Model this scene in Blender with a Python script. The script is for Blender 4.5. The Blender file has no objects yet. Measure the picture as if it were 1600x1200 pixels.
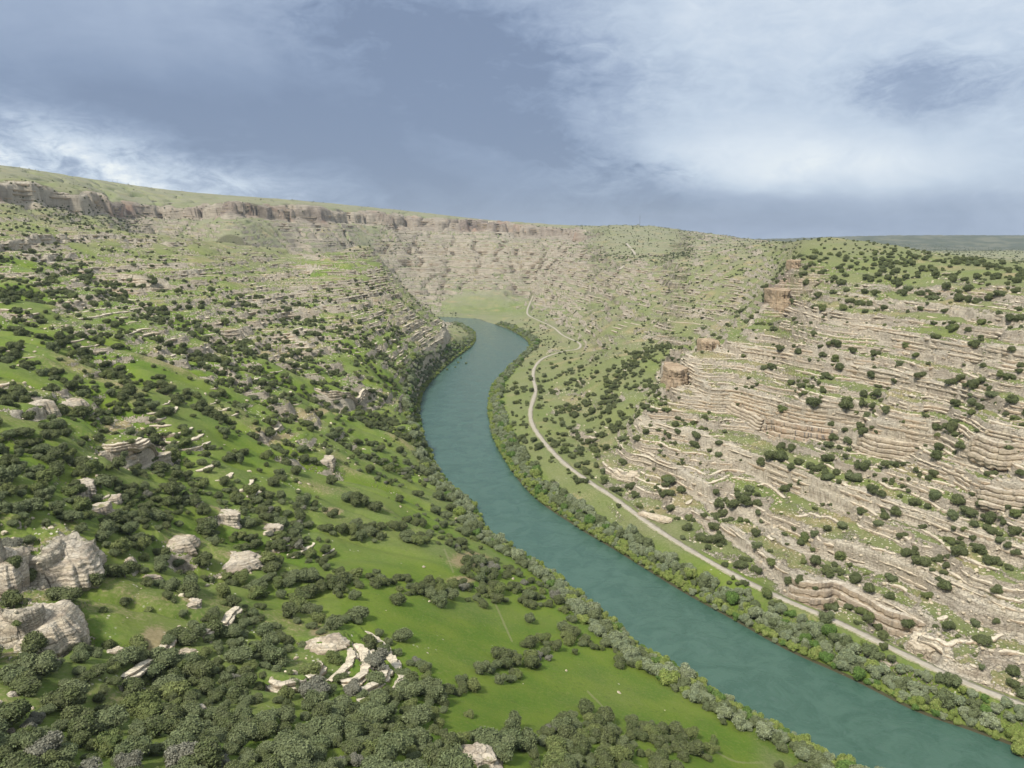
import bpy, bmesh, math, random
import numpy as np

DENOISE = True
# ---------------------------------------------------------------- camera, sky, sun, exposure
sc = bpy.context.scene
W0, H0, FPX = 1600, 1200, 1186.0
PITCH = math.radians(10.7)
CZ = 250.0
cam_d = bpy.data.cameras.new('camera')
cam = bpy.data.objects.new('camera', cam_d)
sc.collection.objects.link(cam)
cam.location = (0, 0, CZ)
cam.rotation_euler = (math.radians(90) - PITCH, 0, 0)
cam_d.sensor_width = 36.0
cam_d.lens = 36.0 * FPX / W0
cam_d.clip_start = 1.0
cam_d.clip_end = 60000.0
sc.camera = cam
sc.view_settings.view_transform = 'Standard'
sc.view_settings.look = 'None'
sc.view_settings.exposure = 0.5
sc.view_settings.gamma = 1.0
sc.view_settings.use_curve_mapping = False
sc.cycles.use_denoising = DENOISE
sc.cycles.denoising_prefilter = 'ACCURATE'
sc.cycles.max_bounces = 6
sc.cycles.diffuse_bounces = 3
sc.cycles.volume_bounces = 1
sc.cycles.transparent_max_bounces = 8

HAZE = 0.000026
SUN_EL, SUN_AZ = math.radians(50), math.radians(-146)   # azimuth from the view direction, negative = left
world = bpy.data.worlds.new('World')
sc.world = world
world.use_nodes = True

class NT:
    """small helper to write node trees"""
    def __init__(s, tree): s.t = tree; s.n = tree.nodes; s.l = tree.links
    def node(s, kind, **kw):
        n = s.n.new(kind)
        for k, v in kw.items(): setattr(n, k, v)
        return n
    def put(s, sock, v):
        if v is None: return
        if isinstance(v, bpy.types.NodeSocket): s.l.new(v, sock)
        elif isinstance(v, (tuple, list)) and len(v) == 3 and sock.type == 'RGBA': sock.default_value = (*v, 1)
        else: sock.default_value = v
    def math(s, op, a, b=None, c=None, clamp=False):
        n = s.node('ShaderNodeMath', operation=op, use_clamp=clamp)
        s.put(n.inputs[0], a); s.put(n.inputs[1], b)
        if c is not None: s.put(n.inputs[2], c)
        return n.outputs[0]
    def vmath(s, op, a, b=None, out=0):
        n = s.node('ShaderNodeVectorMath', operation=op)
        s.put(n.inputs[0], a)
        if b is not None: s.put(n.inputs[1], b)
        return n.outputs[out]
    def noise(s, vec, scale, detail=4, rough=0.55, dist=0.0, out=0):
        n = s.node('ShaderNodeTexNoise')
        if vec is not None: s.put(n.inputs['Vector'], vec)
        n.inputs['Scale'].default_value = scale; n.inputs['Detail'].default_value = detail
        n.inputs['Roughness'].default_value = rough; n.inputs['Distortion'].default_value = dist
        return n.outputs[out]
    def step(s, x, a, b, lo=0.0, hi=1.0, smooth=True):
        n = s.node('ShaderNodeMapRange', interpolation_type='SMOOTHSTEP' if smooth else 'LINEAR')
        s.put(n.inputs[0], x); n.inputs[1].default_value = a; n.inputs[2].default_value = b
        n.inputs[3].default_value = lo; n.inputs[4].default_value = hi
        return n.outputs[0]
    def mix(s, f, a, b, mode='MIX'):
        n = s.node('ShaderNodeMix', data_type='RGBA', blend_type=mode)
        s.put(n.inputs[0], f); s.put(n.inputs[6], a); s.put(n.inputs[7], b)
        return n.outputs[2]
    def attr(s, name, out=2):
        return s.node('ShaderNodeAttribute', attribute_name=name).outputs[out]

def build_world():
    t = NT(world.node_tree); t.n.clear()
    out = t.node('ShaderNodeOutputWorld')
    geo = t.node('ShaderNodeTexCoord').outputs['Generated']
    sep = t.node('ShaderNodeSeparateXYZ'); t.put(sep.inputs[0], geo)
    X, Y, Z = sep.outputs
    az = t.math('MULTIPLY', t.math('ARCTAN2', X, Y), 57.29578)        # degrees right of the view
    el = t.math('MULTIPLY', t.math('ARCSINE', Z), 57.29578)
    def blob(a0, e0, wa, we, k=1.0, tilt=0.0, n=None):
        da = t.math('SUBTRACT', az, a0); de = t.math('SUBTRACT', el, e0)
        if tilt: de = t.math('SUBTRACT', de, t.math('MULTIPLY', da, tilt))
        r = t.math('ADD', t.math('POWER', t.math('ABSOLUTE', t.math('DIVIDE', da, wa)), 2.0),
                   t.math('POWER', t.math('ABSOLUTE', t.math('DIVIDE', de, we)), 2.0))
        if n is not None: r = t.math('ADD', r, n)
        g = t.math('EXPONENT', t.math('MULTIPLY', t.math('MAXIMUM', r, 0.0), -1.0))
        return t.math('MULTIPLY', g, k)
    cv = t.node('ShaderNodeCombineXYZ')
    t.put(cv.inputs[0], t.math('MULTIPLY', az, 0.05)); t.put(cv.inputs[1], t.math('MULTIPLY', el, 0.11)); t.put(cv.inputs[2], t.math('MULTIPLY', Y, 0.7))
    P = cv.outputs[0]
    n1 = t.noise(P, 1.0, 6, 0.55, 0.3)
    n2 = t.noise(P, 3.0, 10, 0.66, 0.8)
    n3 = t.noise(t.vmath('ADD', P, (5.2, 1.3, 0.0)), 1.9, 6, 0.6, 0.6)
    n4 = t.noise(t.vmath('ADD', P, (3.1, 7.7, 0.0)), 8.5, 9, 0.68, 0.7)
    # rain streaks falling under the cloud, nearly upright
    cs = t.node('ShaderNodeCombineXYZ')
    t.put(cs.inputs[0], t.math('MULTIPLY', t.math('ADD', az, t.math('MULTIPLY', el, 0.25)), 0.22)); t.put(cs.inputs[1], t.math('MULTIPLY', el, 0.02))
    ns = t.noise(cs.outputs[0], 1.0, 3, 0.5)
    wob = t.math('MULTIPLY', t.math('ADD', t.math('SUBTRACT', n2, 0.5), t.math('MULTIPLY', t.math('SUBTRACT', n4, 0.5), 0.5)), 3.4)
    wob1 = t.math('MULTIPLY', t.math('SUBTRACT', n1, 0.5), 3.0)
    # base cloud deck: lighter towards the right and overhead, darker at the left and centre
    base = t.step(t.math('ADD', az, t.math('ADD', t.math('MULTIPLY', wob1, 5.0), t.math('MULTIPLY', el, -0.35))), -8, 14)
    hi = t.step(el, 6, 21)
    v = t.math('ADD', t.math('MULTIPLY', base, 0.55), t.math('MULTIPLY', hi, 0.34))
    v = t.math('ADD', v, t.math('MULTIPLY', t.math('SUBTRACT', ns, 0.5), 0.22))
    v = t.math('ADD', v, t.math('MULTIPLY', t.math('SUBTRACT', n2, 0.5), t.math('ADD', t.math('MULTIPLY', base, 0.28), 0.05)))
    v = t.math('ADD', v, blob(15, 5.2, 11, 3.0, 0.32, 0.06, wob))
    v = t.math('ADD', v, blob(23, 4.5, 8, 1.8, 0.25, -0.05, wob))
    v = t.math('ADD', v, blob(18, 2.0, 22, 1.6, -0.40, 0.0, wob1))
    v = t.math('ADD', v, blob(27, 9.6, 5, 2.0, -0.38, 0.05, wob))
    v = t.math('ADD', v, blob(30, 0.5, 20, 2.2, -0.30, 0.0))
    v = t.math('ADD', v, blob(2, 7.0, 9, 1.5, -0.55, -0.34, wob))
    v = t.math('ADD', v, blob(-4, 13.5, 10, 2.6, -0.60, -0.16, wob))
    v = t.math('ADD', v, blob(-18, 7.5, 22, 3.6, -0.22, 0.0, wob1))
    v = t.math('ADD', v, t.math('MULTIPLY', t.math('SUBTRACT', n3, 0.5), 0.42))
    v = t.math('ADD', v, blob(8, 3.6, 6, 2.0, -0.30, 0.0, wob))
    v = t.math('ADD', v, blob(-22, 15, 14, 4, 0.16))
    det = t.math('ADD', t.math('MULTIPLY', base, 0.30), blob(-3, 12, 12, 6, 0.42, -0.2))
    det = t.math('ADD', det, 0.06)
    v = t.math('ADD', v, t.math('MULTIPLY', t.math('SUBTRACT', n4, 0.5), t.math('MULTIPLY', det, 1.15)))
    # broken bright cloud low on the left
    lw = blob(-34, 4.9, 19, 3.0, 1.0, -0.13, t.math('MULTIPLY', wob, 0.6))
    lw = t.math('MULTIPLY', lw, t.step(n3, 0.30, 0.56))
    v = t.math('ADD', v, t.math('MULTIPLY', lw, t.step(n4, 0.30, 0.66, 0.55, 1.45)))
    # the same weather goes on round the back: an even light deck
    back = t.step(Y, 0.55, -0.2)
    vb = t.math('ADD', 0.62, t.math('MULTIPLY', t.math('SUBTRACT', n1, 0.5), 0.7))
    v = t.math('ADD', t.math('MULTIPLY', v, t.math('SUBTRACT', 1.0, back)), t.math('MULTIPLY', vb, back))
    # overhead the deck is light
    zen = t.step(el, 18, 50)
    v = t.math('ADD', t.math('MULTIPLY', v, t.math('SUBTRACT', 1.0, zen)), t.math('MULTIPLY', t.math('ADD', 0.95, t.math('MULTIPLY', t.math('SUBTRACT', n1, 0.5), 0.4)), zen))
    r = t.node('ShaderNodeValToRGB')
    t.put(r.inputs[0], t.step(v, -0.12, 1.22, smooth=False))
    el_ = r.color_ramp.elements
    stops = [(0.0, (0.185, 0.245, 0.365)), (0.12, (0.222, 0.290, 0.420)), (0.32, (0.320, 0.395, 0.530)), (0.55, (0.490, 0.575, 0.690)), (0.75, (0.640, 0.710, 0.790)), (1.0, (0.83, 0.87, 0.87))]
    el_[0].position, el_[0].color = stops[0][0], (*stops[0][1], 1)
    el_[1].position, el_[1].color = stops[-1][0], (*stops[-1][1], 1)
    for p, c in stops[1:-1]:
        e = el_.new(p); e.color = (*c, 1)
    bg_c = t.node('ShaderNodeBackground'); t.put(bg_c.inputs[0], r.outputs[0]); bg_c.inputs[1].default_value = 0.80
    sky = t.node('ShaderNodeTexSky', sky_type='NISHITA'); sky.sun_disc = False
    sky.sun_elevation = SUN_EL; sky.sun_rotation = SUN_AZ
    bg_s = t.node('ShaderNodeBackground'); t.put(bg_s.inputs[0], sky.outputs[0]); bg_s.inputs[1].default_value = 0.08
    mx = t.node('ShaderNodeMixShader'); mx.inputs[0].default_value = 0.93
    t.l.new(bg_s.outputs[0], mx.inputs[1]); t.l.new(bg_c.outputs[0], mx.inputs[2])
    t.l.new(mx.outputs[0], out.inputs[0])
build_world()

sun_d = bpy.data.lights.new('sun', 'SUN')
sun_d.energy = 3.5; sun_d.angle = math.radians(8); sun_d.color = (1.0, 0.95, 0.87)
sun = bpy.data.objects.new('sun', sun_d); sc.collection.objects.link(sun)
sd = (math.sin(SUN_AZ)*math.cos(SUN_EL), math.cos(SUN_AZ)*math.cos(SUN_EL), math.sin(SUN_EL))
import mathutils
sun.rotation_euler = mathutils.Vector(sd).to_track_quat('Z', 'Y').to_euler()
sun.location = (0, 0, 900)

# ---------------------------------------------------------------- small numpy toolkit
SP, CP = math.sin(PITCH), math.cos(PITCH)
def tan_dep(v):
    q = (v - 600) / FPX
    return (SP + q*CP) / (CP - q*SP)
def at_y(u, v, Y):                     # world point seen at pixel (u, v) at forward distance Y
    z = CZ - Y*tan_dep(v)
    dep = Y*CP + (CZ - z)*SP
    return ((u-800)/FPX*dep, Y, z)
def at_z(u, v, z):
    return at_y(u, v, (CZ - z)/tan_dep(v))
def project(x, y, z):
    dz = z - CZ
    dep = y*CP - dz*SP
    up = y*SP + dz*CP
    dep = np.maximum(dep, 1e-3)
    return 800 + FPX*x/dep, 600 - FPX*up/dep, dep

def _hash(ix, iy, seed):
    h = (ix.astype(np.int64)*374761393 + iy.astype(np.int64)*668265263 + seed*974634777) & 0xffffffff
    h = ((h ^ (h >> 13))*1274126177) & 0xffffffff
    h = ((h ^ (h >> 16))*2246822519) & 0xffffffff
    return ((h ^ (h >> 15)) & 0xffffff).astype(np.float32)/16777216.0
def noise2(x, y, seed=0):
    ix = np.floor(x); iy = np.floor(y)
    fx = (x-ix).astype(np.float32); fy = (y-iy).astype(np.float32)
    ix = ix.astype(np.int64); iy = iy.astype(np.int64)
    ux = fx*fx*fx*(fx*(fx*6-15)+10); uy = fy*fy*fy*(fy*(fy*6-15)+10)
    def g(a, b, dx, dy):
        t = _hash(ix+a, iy+b, seed)*6.2831853
        return np.cos(t)*dx + np.sin(t)*dy
    n00 = g(0, 0, fx, fy); n10 = g(1, 0, fx-1, fy); n01 = g(0, 1, fx, fy-1); n11 = g(1, 1, fx-1, fy-1)
    a = n00+(n10-n00)*ux; b = n01+(n11-n01)*ux
    return (a+(b-a)*uy)*1.5
def fbm(x, y, wl, octv=4, seed=0, gain=0.5):
    s = 0; a = 1.0; tot = 0
    for o in range(octv):
        s = s + a*noise2(x/wl + 17.3*o, y/wl - 9.1*o, seed+o*13)
        tot += a; a *= gain; wl /= 2.03
    return s/tot
def sstep(x, a, b):
    t = np.clip((x-a)/(b-a), 0, 1); return t*t*(3-2*t)
def catmull(pts, n=6):
    P = np.array(pts, float)
    P = np.vstack([2*P[0]-P[1], P, 2*P[-1]-P[-2]])
    out = []
    for i in range(1, len(P)-2):
        p0, p1, p2, p3 = P[i-1:i+3]
        for k in range(n):
            t = k/n
            out.append(0.5*((2*p1)+(-p0+p2)*t+(2*p0-5*p1+4*p2-p3)*t*t+(-p0+3*p1-3*p2+p3)*t**3))
    out.append(P[-2]); return np.array(out)
def seg_dist(x, y, poly, extra=None):
    """distance to a polyline, and the value of `extra` (one number per vertex) at the nearest point"""
    best = np.full(x.shape, 1e18); ev = np.zeros(x.shape)
    for i in range(len(poly)-1):
        ax, ay = poly[i][:2]; bx, by = poly[i+1][:2]
        dx, dy = bx-ax, by-ay; L = dx*dx+dy*dy+1e-9
        t = np.clip(((x-ax)*dx+(y-ay)*dy)/L, 0, 1)
        d = (x-ax-t*dx)**2+(y-ay-t*dy)**2
        m = d < best
        best = np.where(m, d, best)
        if extra is not None: ev = np.where(m, extra[i]+(extra[i+1]-extra[i])*t, ev)
    return np.sqrt(best), ev
def inside(x, y, poly):
    c = np.zeros(x.shape, bool)
    n = len(poly)
    for i in range(n):
        x1, y1 = poly[i]; x2, y2 = poly[(i+1) % n]
        if y1 == y2: continue
        m = ((y1 > y) != (y2 > y)) & (x < (x2-x1)*(y-y1)/(y2-y1)+x1)
        c ^= m
    return c

# ---------------------------------------------------------------- survey of the valley
LBANK = [(1420,1235),(1330,1200),(1200,1133),(1130,1093),(1060,1050),(1000,1012),(930,955),(860,898),(800,860),(756,826),(742,792),(700,758),(672,712),(658,670),(655,640),(662,612),(684,585),(712,560),(740,538),(742,520),(722,508),(700,503)]
RBANK = [(1700,1222),(1600,1172),(1515,1140),(1430,1110),(1330,1060),(1230,1015),(1150,970),(1060,920),(960,858),(900,822),(830,772),(785,712),(768,672),(764,630),(772,600),(790,580),(812,558),(828,540),(812,524),(788,512),(760,503),(730,497)]
lb = [at_z(u, v, 0)[:2] for u, v in LBANK]; rb = [at_z(u, v, 0)[:2] for u, v in RBANK]
lb = [(lb[0][0]+230, lb[0][1]-170)] + lb + [(lb[-1][0]-250, lb[-1][1]+10), (lb[-1][0]-900, lb[-1][1]-100)]
rb = [(rb[0][0]+230, rb[0][1]-170)] + rb + [(rb[-1][0]-280, rb[-1][1]+60), (rb[-1][0]-950, rb[-1][1]-60)]
lb = catmull(lb, 5); rb = catmull(rb, 5)
RIVER = np.vstack([lb, rb[::-1]])

ROAD = [(1690,1143,12),(1600,1103,12),(1500,1063,12),(1400,1016,12),(1300,968,12),(1200,925,12),(1100,872,12.5),(1020,822,13),(960,778,14),(920,752,14.5),(880,722,15),(850,690,15),(832,663,15),(829,640,15.5),(837,610,16),(833,590,17),(836,573,18),(850,559,20),(880,549,22),(903,545,23),(905,536,24),(880,524,24),(862,510,25),(828,494,25),(824,485,26),(828,474,28),(833,462,31)]
road_pts = np.array([at_z(u, v, z) for u, v, z in ROAD])
ROADC = catmull(road_pts, 8)
ROAD2 = [(968,413,2420),(992,399,2620),(985,386,2850),(974,376,3050)]
road2_pts = np.array([at_y(u, v, Y) for u, v, Y in ROAD2]); ROADC2 = catmull(road2_pts, 8)

CTRL = []
def col(u, *vy):
    for v, Y in vy: CTRL.append(at_y(u, v, Y))
def colz(u, *vz):
    for v, z in vz: CTRL.append(at_z(u, v, z))
col(-120,(1190,165),(950,240),(750,330),(550,560),(450,800),(345,1250),(290,1900),(250,2500))
col(0,(1190,165),(1050,205),(950,240),(850,280),(750,335),(650,415),(550,550),(500,650),(450,800),(400,1000),(345,1250))
col(150,(1190,175),(1050,225),(950,270),(850,325),(750,390),(650,480),(550,640),(500,760),(450,950),(400,1250),(352,1450))
col(300,(1190,185),(1050,250),(950,310),(850,380),(750,465),(650,580),(550,760),(500,900),(450,1100),(400,1420),(372,1600))
col(400,(420,1500),(390,1700))
col(450,(1190,195),(1050,270),(950,345),(850,430),(750,540),(650,700),(550,950),(500,1120),(450,1350),(420,1600),(400,1750),(388,1850))
col(520,(395,1900))
col(575,(376,1920),(400,1830))
col(600,(1190,206),(1050,285),(950,371),(850,481),(750,635),(650,890),(600,1010),(550,1150),(500,1350),(450,1600),(425,1720),(408,1880))
col(650,(600,1180),(560,1290),(520,1450),(480,1650),(465,1760))
col(688,(500,1740),(520,1620))
col(690,(545,1540))
col(750,(1190,226),(1050,330),(950,430),(860,555))
col(900,(1190,253),(1100,324),(1000,423))
col(1050,(1190,286),(1110,352))
colz(1200,(1190,7)); colz(560,(705,45)); colz(640,(760,25),(720,22),(690,25)); colz(700,(850,35)); colz(640,(650,50))
# back of the left spur
for x, y, z in [(-420,2150,150),(-600,2100,200),(-250,2000,60),(-900,1950,250),(-700,2350,120),(-1000,2250,190),(-400,2500,15),(-650,2600,70),(-250,2350,10)]: CTRL.append((x,y,z))
# right-hand hillside
colz(1690,(1110,12)); col(1690,(1000,400),(800,470),(600,550),(500,610),(440,740),(420,1100),(418,1300))
col(1600,(1085,370),(1000,405),(900,440),(800,480),(700,520),(600,560),(550,585),(500,620),(450,720),(425,900),(413,1350))
col(1450,(1020,408),(950,445),(850,500),(750,550),(650,610),(550,670),(500,720),(450,860),(420,1000),(396,1600))
col(1300,(950,460),(900,500),(800,570),(700,640),(600,720),(550,750),(500,810),(450,950),(420,1080),(400,1300),(380,1900),(374,1500))
col(1150,(880,528),(800,610),(700,710),(600,800),(550,850),(520,930),(505,980))
col(1050,(830,590),(750,690),(650,780),(600,825),(560,860))
col(1000,(700,760),(660,790),(790,655))
col(1010,(632,815))
col(1215,(455,1060),(500,985)); col(1242,(392,1150),(430,1075)); col(1250,(378,1500),(374,1900))
# valley behind the right-hand ridge
for x, y, z in [(150,1000,48),(230,1020,70),(330,1180,110),(450,1300,175),(250,1200,85)]: CTRL.append((x,y,z))
colz(950,(750,15),(700,20),(650,33),(600,45),(550,55),(500,70))
col(950,(450,2300),(420,2500),(400,2750),(380,3100),(362,3500),(355,3800))
colz(1000,(640,45),(600,58),(550,66)); colz(850,(650,13),(600,14),(550,19),(520,25),(500,25),(480,27))
colz(900,(700,15),(650,20),(600,28),(560,30))
col(850,(455,2750),(430,2900),(400,3200),(380,3450),(360,3900),(354,4300))
col(1050,(540,1387),(500,1560),(450,1900),(420,2150),(400,2500),(380,3000),(360,3600))
col(1000,(400,2600),(380,3000),(362,3400),(354,3700))
col(1150,(490,1500),(450,1680),(420,1800),(400,2000),(385,2400),(375,3000))
col(1200,(420,1600),(395,1900),(377,2400))
# far wall and left rim
col(700,(490,2560),(475,2883),(455,3040),(440,3170),(420,3330),(400,3450),(380,3600),(363,3720),(352,3760),(345,3950))
col(770,(475,2883),(450,3000),(420,3250),(400,3400),(380,3500),(366,3650),(358,3700),(350,4300))
col(600,(470,2950),(430,3050),(400,3300),(370,3500),(353,3560),(341,3590),(333,3950))
col(500,(440,2700),(400,2850),(380,2900),(352,3150),(327,3200),(321,3700))
col(350,(400,2250),(370,2400),(340,2650),(321,2700),(314,3400))
col(200,(370,2050),(345,2200),(316,2260),(298,3200))
col(50,(345,1680),(330,1750),(294,1830),(284,2300))
col(120,(340,1850),(333,1900),(306,1990),(291,2700))
col(0,(325,1480),(287,1600),(280,2100))
# plateau beyond
for u, v, Y in [(0,292,5000),(300,322,6000),(600,340,7000),(850,358,7500),(1000,362,6500),(1100,371,6000),(1200,377,5200)]: CTRL.append(at_y(u, v, Y))
for u in (1320,1420,1520,1620,1700):
    col(u, (370.5 if u > 1350 else 373, 7600), (386,6900)); CTRL.append(at_y(u, 392, 5600)); CTRL.append(at_y(u, 396, 3600)); CTRL.append(at_y(u, 371.5, 9500))
for u in (-150,300,800,1200,1750):
    x, y, z = at_y(u, 600, 12000); CTRL.append((x, y, 210 if u > 900 else 330))
for u, z in ((1450, 198), (1530, 190), (1600, 184), (1700, 180)):
    x, y, _z = at_y(u, 400, 2500); CTRL.append((x, y, z))
# under the viewpoint
for x, y, z in [(0,60,190),(-80,60,200),(80,60,185),(0,110,150),(-120,110,152),(130,110,125),(200,160,95),(300,120,60),(330,200,12)]: CTRL.append((x,y,z))
for i in range(0, len(lb), 3): CTRL.append((lb[i][0], lb[i][1], 1.0))
for i in range(0, len(rb), 3): CTRL.append((rb[i][0], rb[i][1], 1.0))
for p in road_pts: CTRL.append((p[0], p[1], p[2]-0.5))
for p in road2_pts: CTRL.append(tuple(p))
C = np.array(CTRL, float)
def lp(x, y): return np.arctan2(x, y)*2.2, np.log(np.hypot(x, y))
cX, cY = lp(C[:, 0], C[:, 1])
def _k(d2): return np.sqrt(d2 + 0.0004)*d2**0.25   # between linear and thin plate
def _solve():
    n = len(C)
    d2 = (cX[:, None]-cX)**2+(cY[:, None]-cY)**2
    A = _k(d2)
    A[np.arange(n), np.arange(n)] -= 0.0012
    Pm = np.c_[np.ones(n), cX, cY]
    M = np.zeros((n+3, n+3)); M[:n, :n] = A; M[:n, n:] = Pm; M[n:, :n] = Pm.T
    return np.linalg.solve(M, np.r_[C[:, 2], 0, 0, 0])
WGT = _solve()
GA, GL = 560, 760
AZ0, AZ1, L0, L1 = -math.radians(47), math.radians(47), math.log(55), math.log(13000)
def _grid():
    a = np.linspace(AZ0, AZ1, GA); l = np.linspace(L0, L1, GL)
    A, L = np.meshgrid(a, l, indexing='ij')
    X = (A*2.2).ravel(); Y = L.ravel(); z = np.empty(X.shape)
    n = len(C)
    for i in range(0, len(X), 20000):
        d2 = (X[i:i+20000, None]-cX)**2+(Y[i:i+20000, None]-cY)**2
        z[i:i+20000] = _k(d2)@WGT[:n]
    z += WGT[n]+WGT[n+1]*X+WGT[n+2]*Y
    z = z.reshape(GA, GL)
    r = np.exp(L); gx = r*np.sin(A); gy = r*np.cos(A)
    d1, _ = seg_dist(gx, gy, lb); d2_, _ = seg_dist(gx, gy, rb)
    d = np.minimum(d1, d2_); ins = inside(gx, gy, RIVER)
    sdf = np.where(ins, -d, d)
    side = np.where(d1 < d2_, -1.0, 1.0)
    rd, rz = seg_dist(gx, gy, ROADC, ROADC[:, 2])
    rd2, rz2 = seg_dist(gx, gy, ROADC2, ROADC2[:, 2])
    return z, sdf, side, rd, rd2
Gz, Gsdf, Gside, Grd, Grd2 = _grid()
def gsample(G, x, y):
    a = (np.arctan2(x, y)-AZ0)/(AZ1-AZ0)*(GA-1); l = (np.log(np.maximum(np.hypot(x, y), 1))-L0)/(L1-L0)*(GL-1)
    a = np.clip(a, 0, GA-1.001); l = np.clip(l, 0, GL-1.001)
    ia = a.astype(int); il = l.astype(int); fa = a-ia; fl = l-il
    return (G[ia, il]*(1-fa)+G[ia+1, il]*fa)*(1-fl)+(G[ia, il+1]*(1-fa)+G[ia+1, il+1]*fa)*fl

# what grows and what shows where: surveyed on a 50-pixel lattice, then carried to the ground
TREES = """
45433211111241111124433445566654
33222111112221111111122343344433
44322222223342000112233321222222
45543223334444005322431111111111
45664333234446026334401112111111
65677664344455005334511112331122
66632665423566005444211112322131
54467755544455004442211123122112
66457765575323600003212312221132
33476576675742700000232111111232
21664556653101260000002222111213
11553555665354466600000232311211
42302455555410010400000033321111
66413545432251035313000000222111
55656655435553455300013600000011
66577765666776222232112600000000
67777777777777545655531136000000""".split()
ROCK = """
55455533466377766641145441111100
44577655664467777766555564343322
23566666776665014755555378776665
11224677776447102355446888888777
11242355434446001222389887888777
23221122223335001223687898778767
11143122323222000235777776667568
11321111121111000136888876666668
12421122111001000014788887666676
33211421220000000001257887777767
32112232111000000000136898776788
32112221000000000000000147888888
22012332123200000000000002588888
11023321234410000000000001258888
21011111222310000000000000000136
21112221111110000000000000000000
11112211111111220000000000000000""".split()
def _map(rows):
    return np.array([[int(c) for c in (r+r[-1]*32)[:32]] for r in rows], np.float32)/9.0
MT, MR = _map(TREES), _map(ROCK)
def msample(M, u, v):
    c = np.clip((u-25)/50, 0, 30.999); r = np.clip((v-375)/50, 0, 15.999)
    ic = c.astype(int); ir = r.astype(int); fc = c-ic; fr = r-ir
    fc = fc*fc*(3-2*fc); fr = fr*fr*(3-2*fr)
    return (M[ir, ic]*(1-fc)+M[ir, ic+1]*fc)*(1-fr)+(M[ir+1, ic]*(1-fc)+M[ir+1, ic+1]*fc)*fr

# stratigraphy: benches and cliffs as a monotone map of height
def _strata(seed, pmin, pmax, flat_in, flat_out):
    rs = np.random.RandomState(seed); a = [-60.0]; b = [-60.0]
    z = -60.0
    while z < 620:
        P = rs.uniform(pmin, pmax)
        fi = min(0.93, flat_in*rs.uniform(0.85, 1.12)); fo = flat_out*rs.uniform(0.6, 1.5)
        a.append(z+P*fi); b.append(z+P*fo); z += P; a.append(z); b.append(z)
    a, b = np.array(a), np.array(b)
    return a, b, np.diff(b)/np.diff(a)
ST1 = _strata(3, 7, 17, 0.80, 0.34)
ST2 = _strata(8, 1.8, 5.0, 0.74, 0.36)
def terr(S, s):
    i = np.clip(np.searchsorted(S[0], s)-1, 0, len(S[2])-1)
    return np.interp(s, S[0], S[1]), S[2][i]

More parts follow.
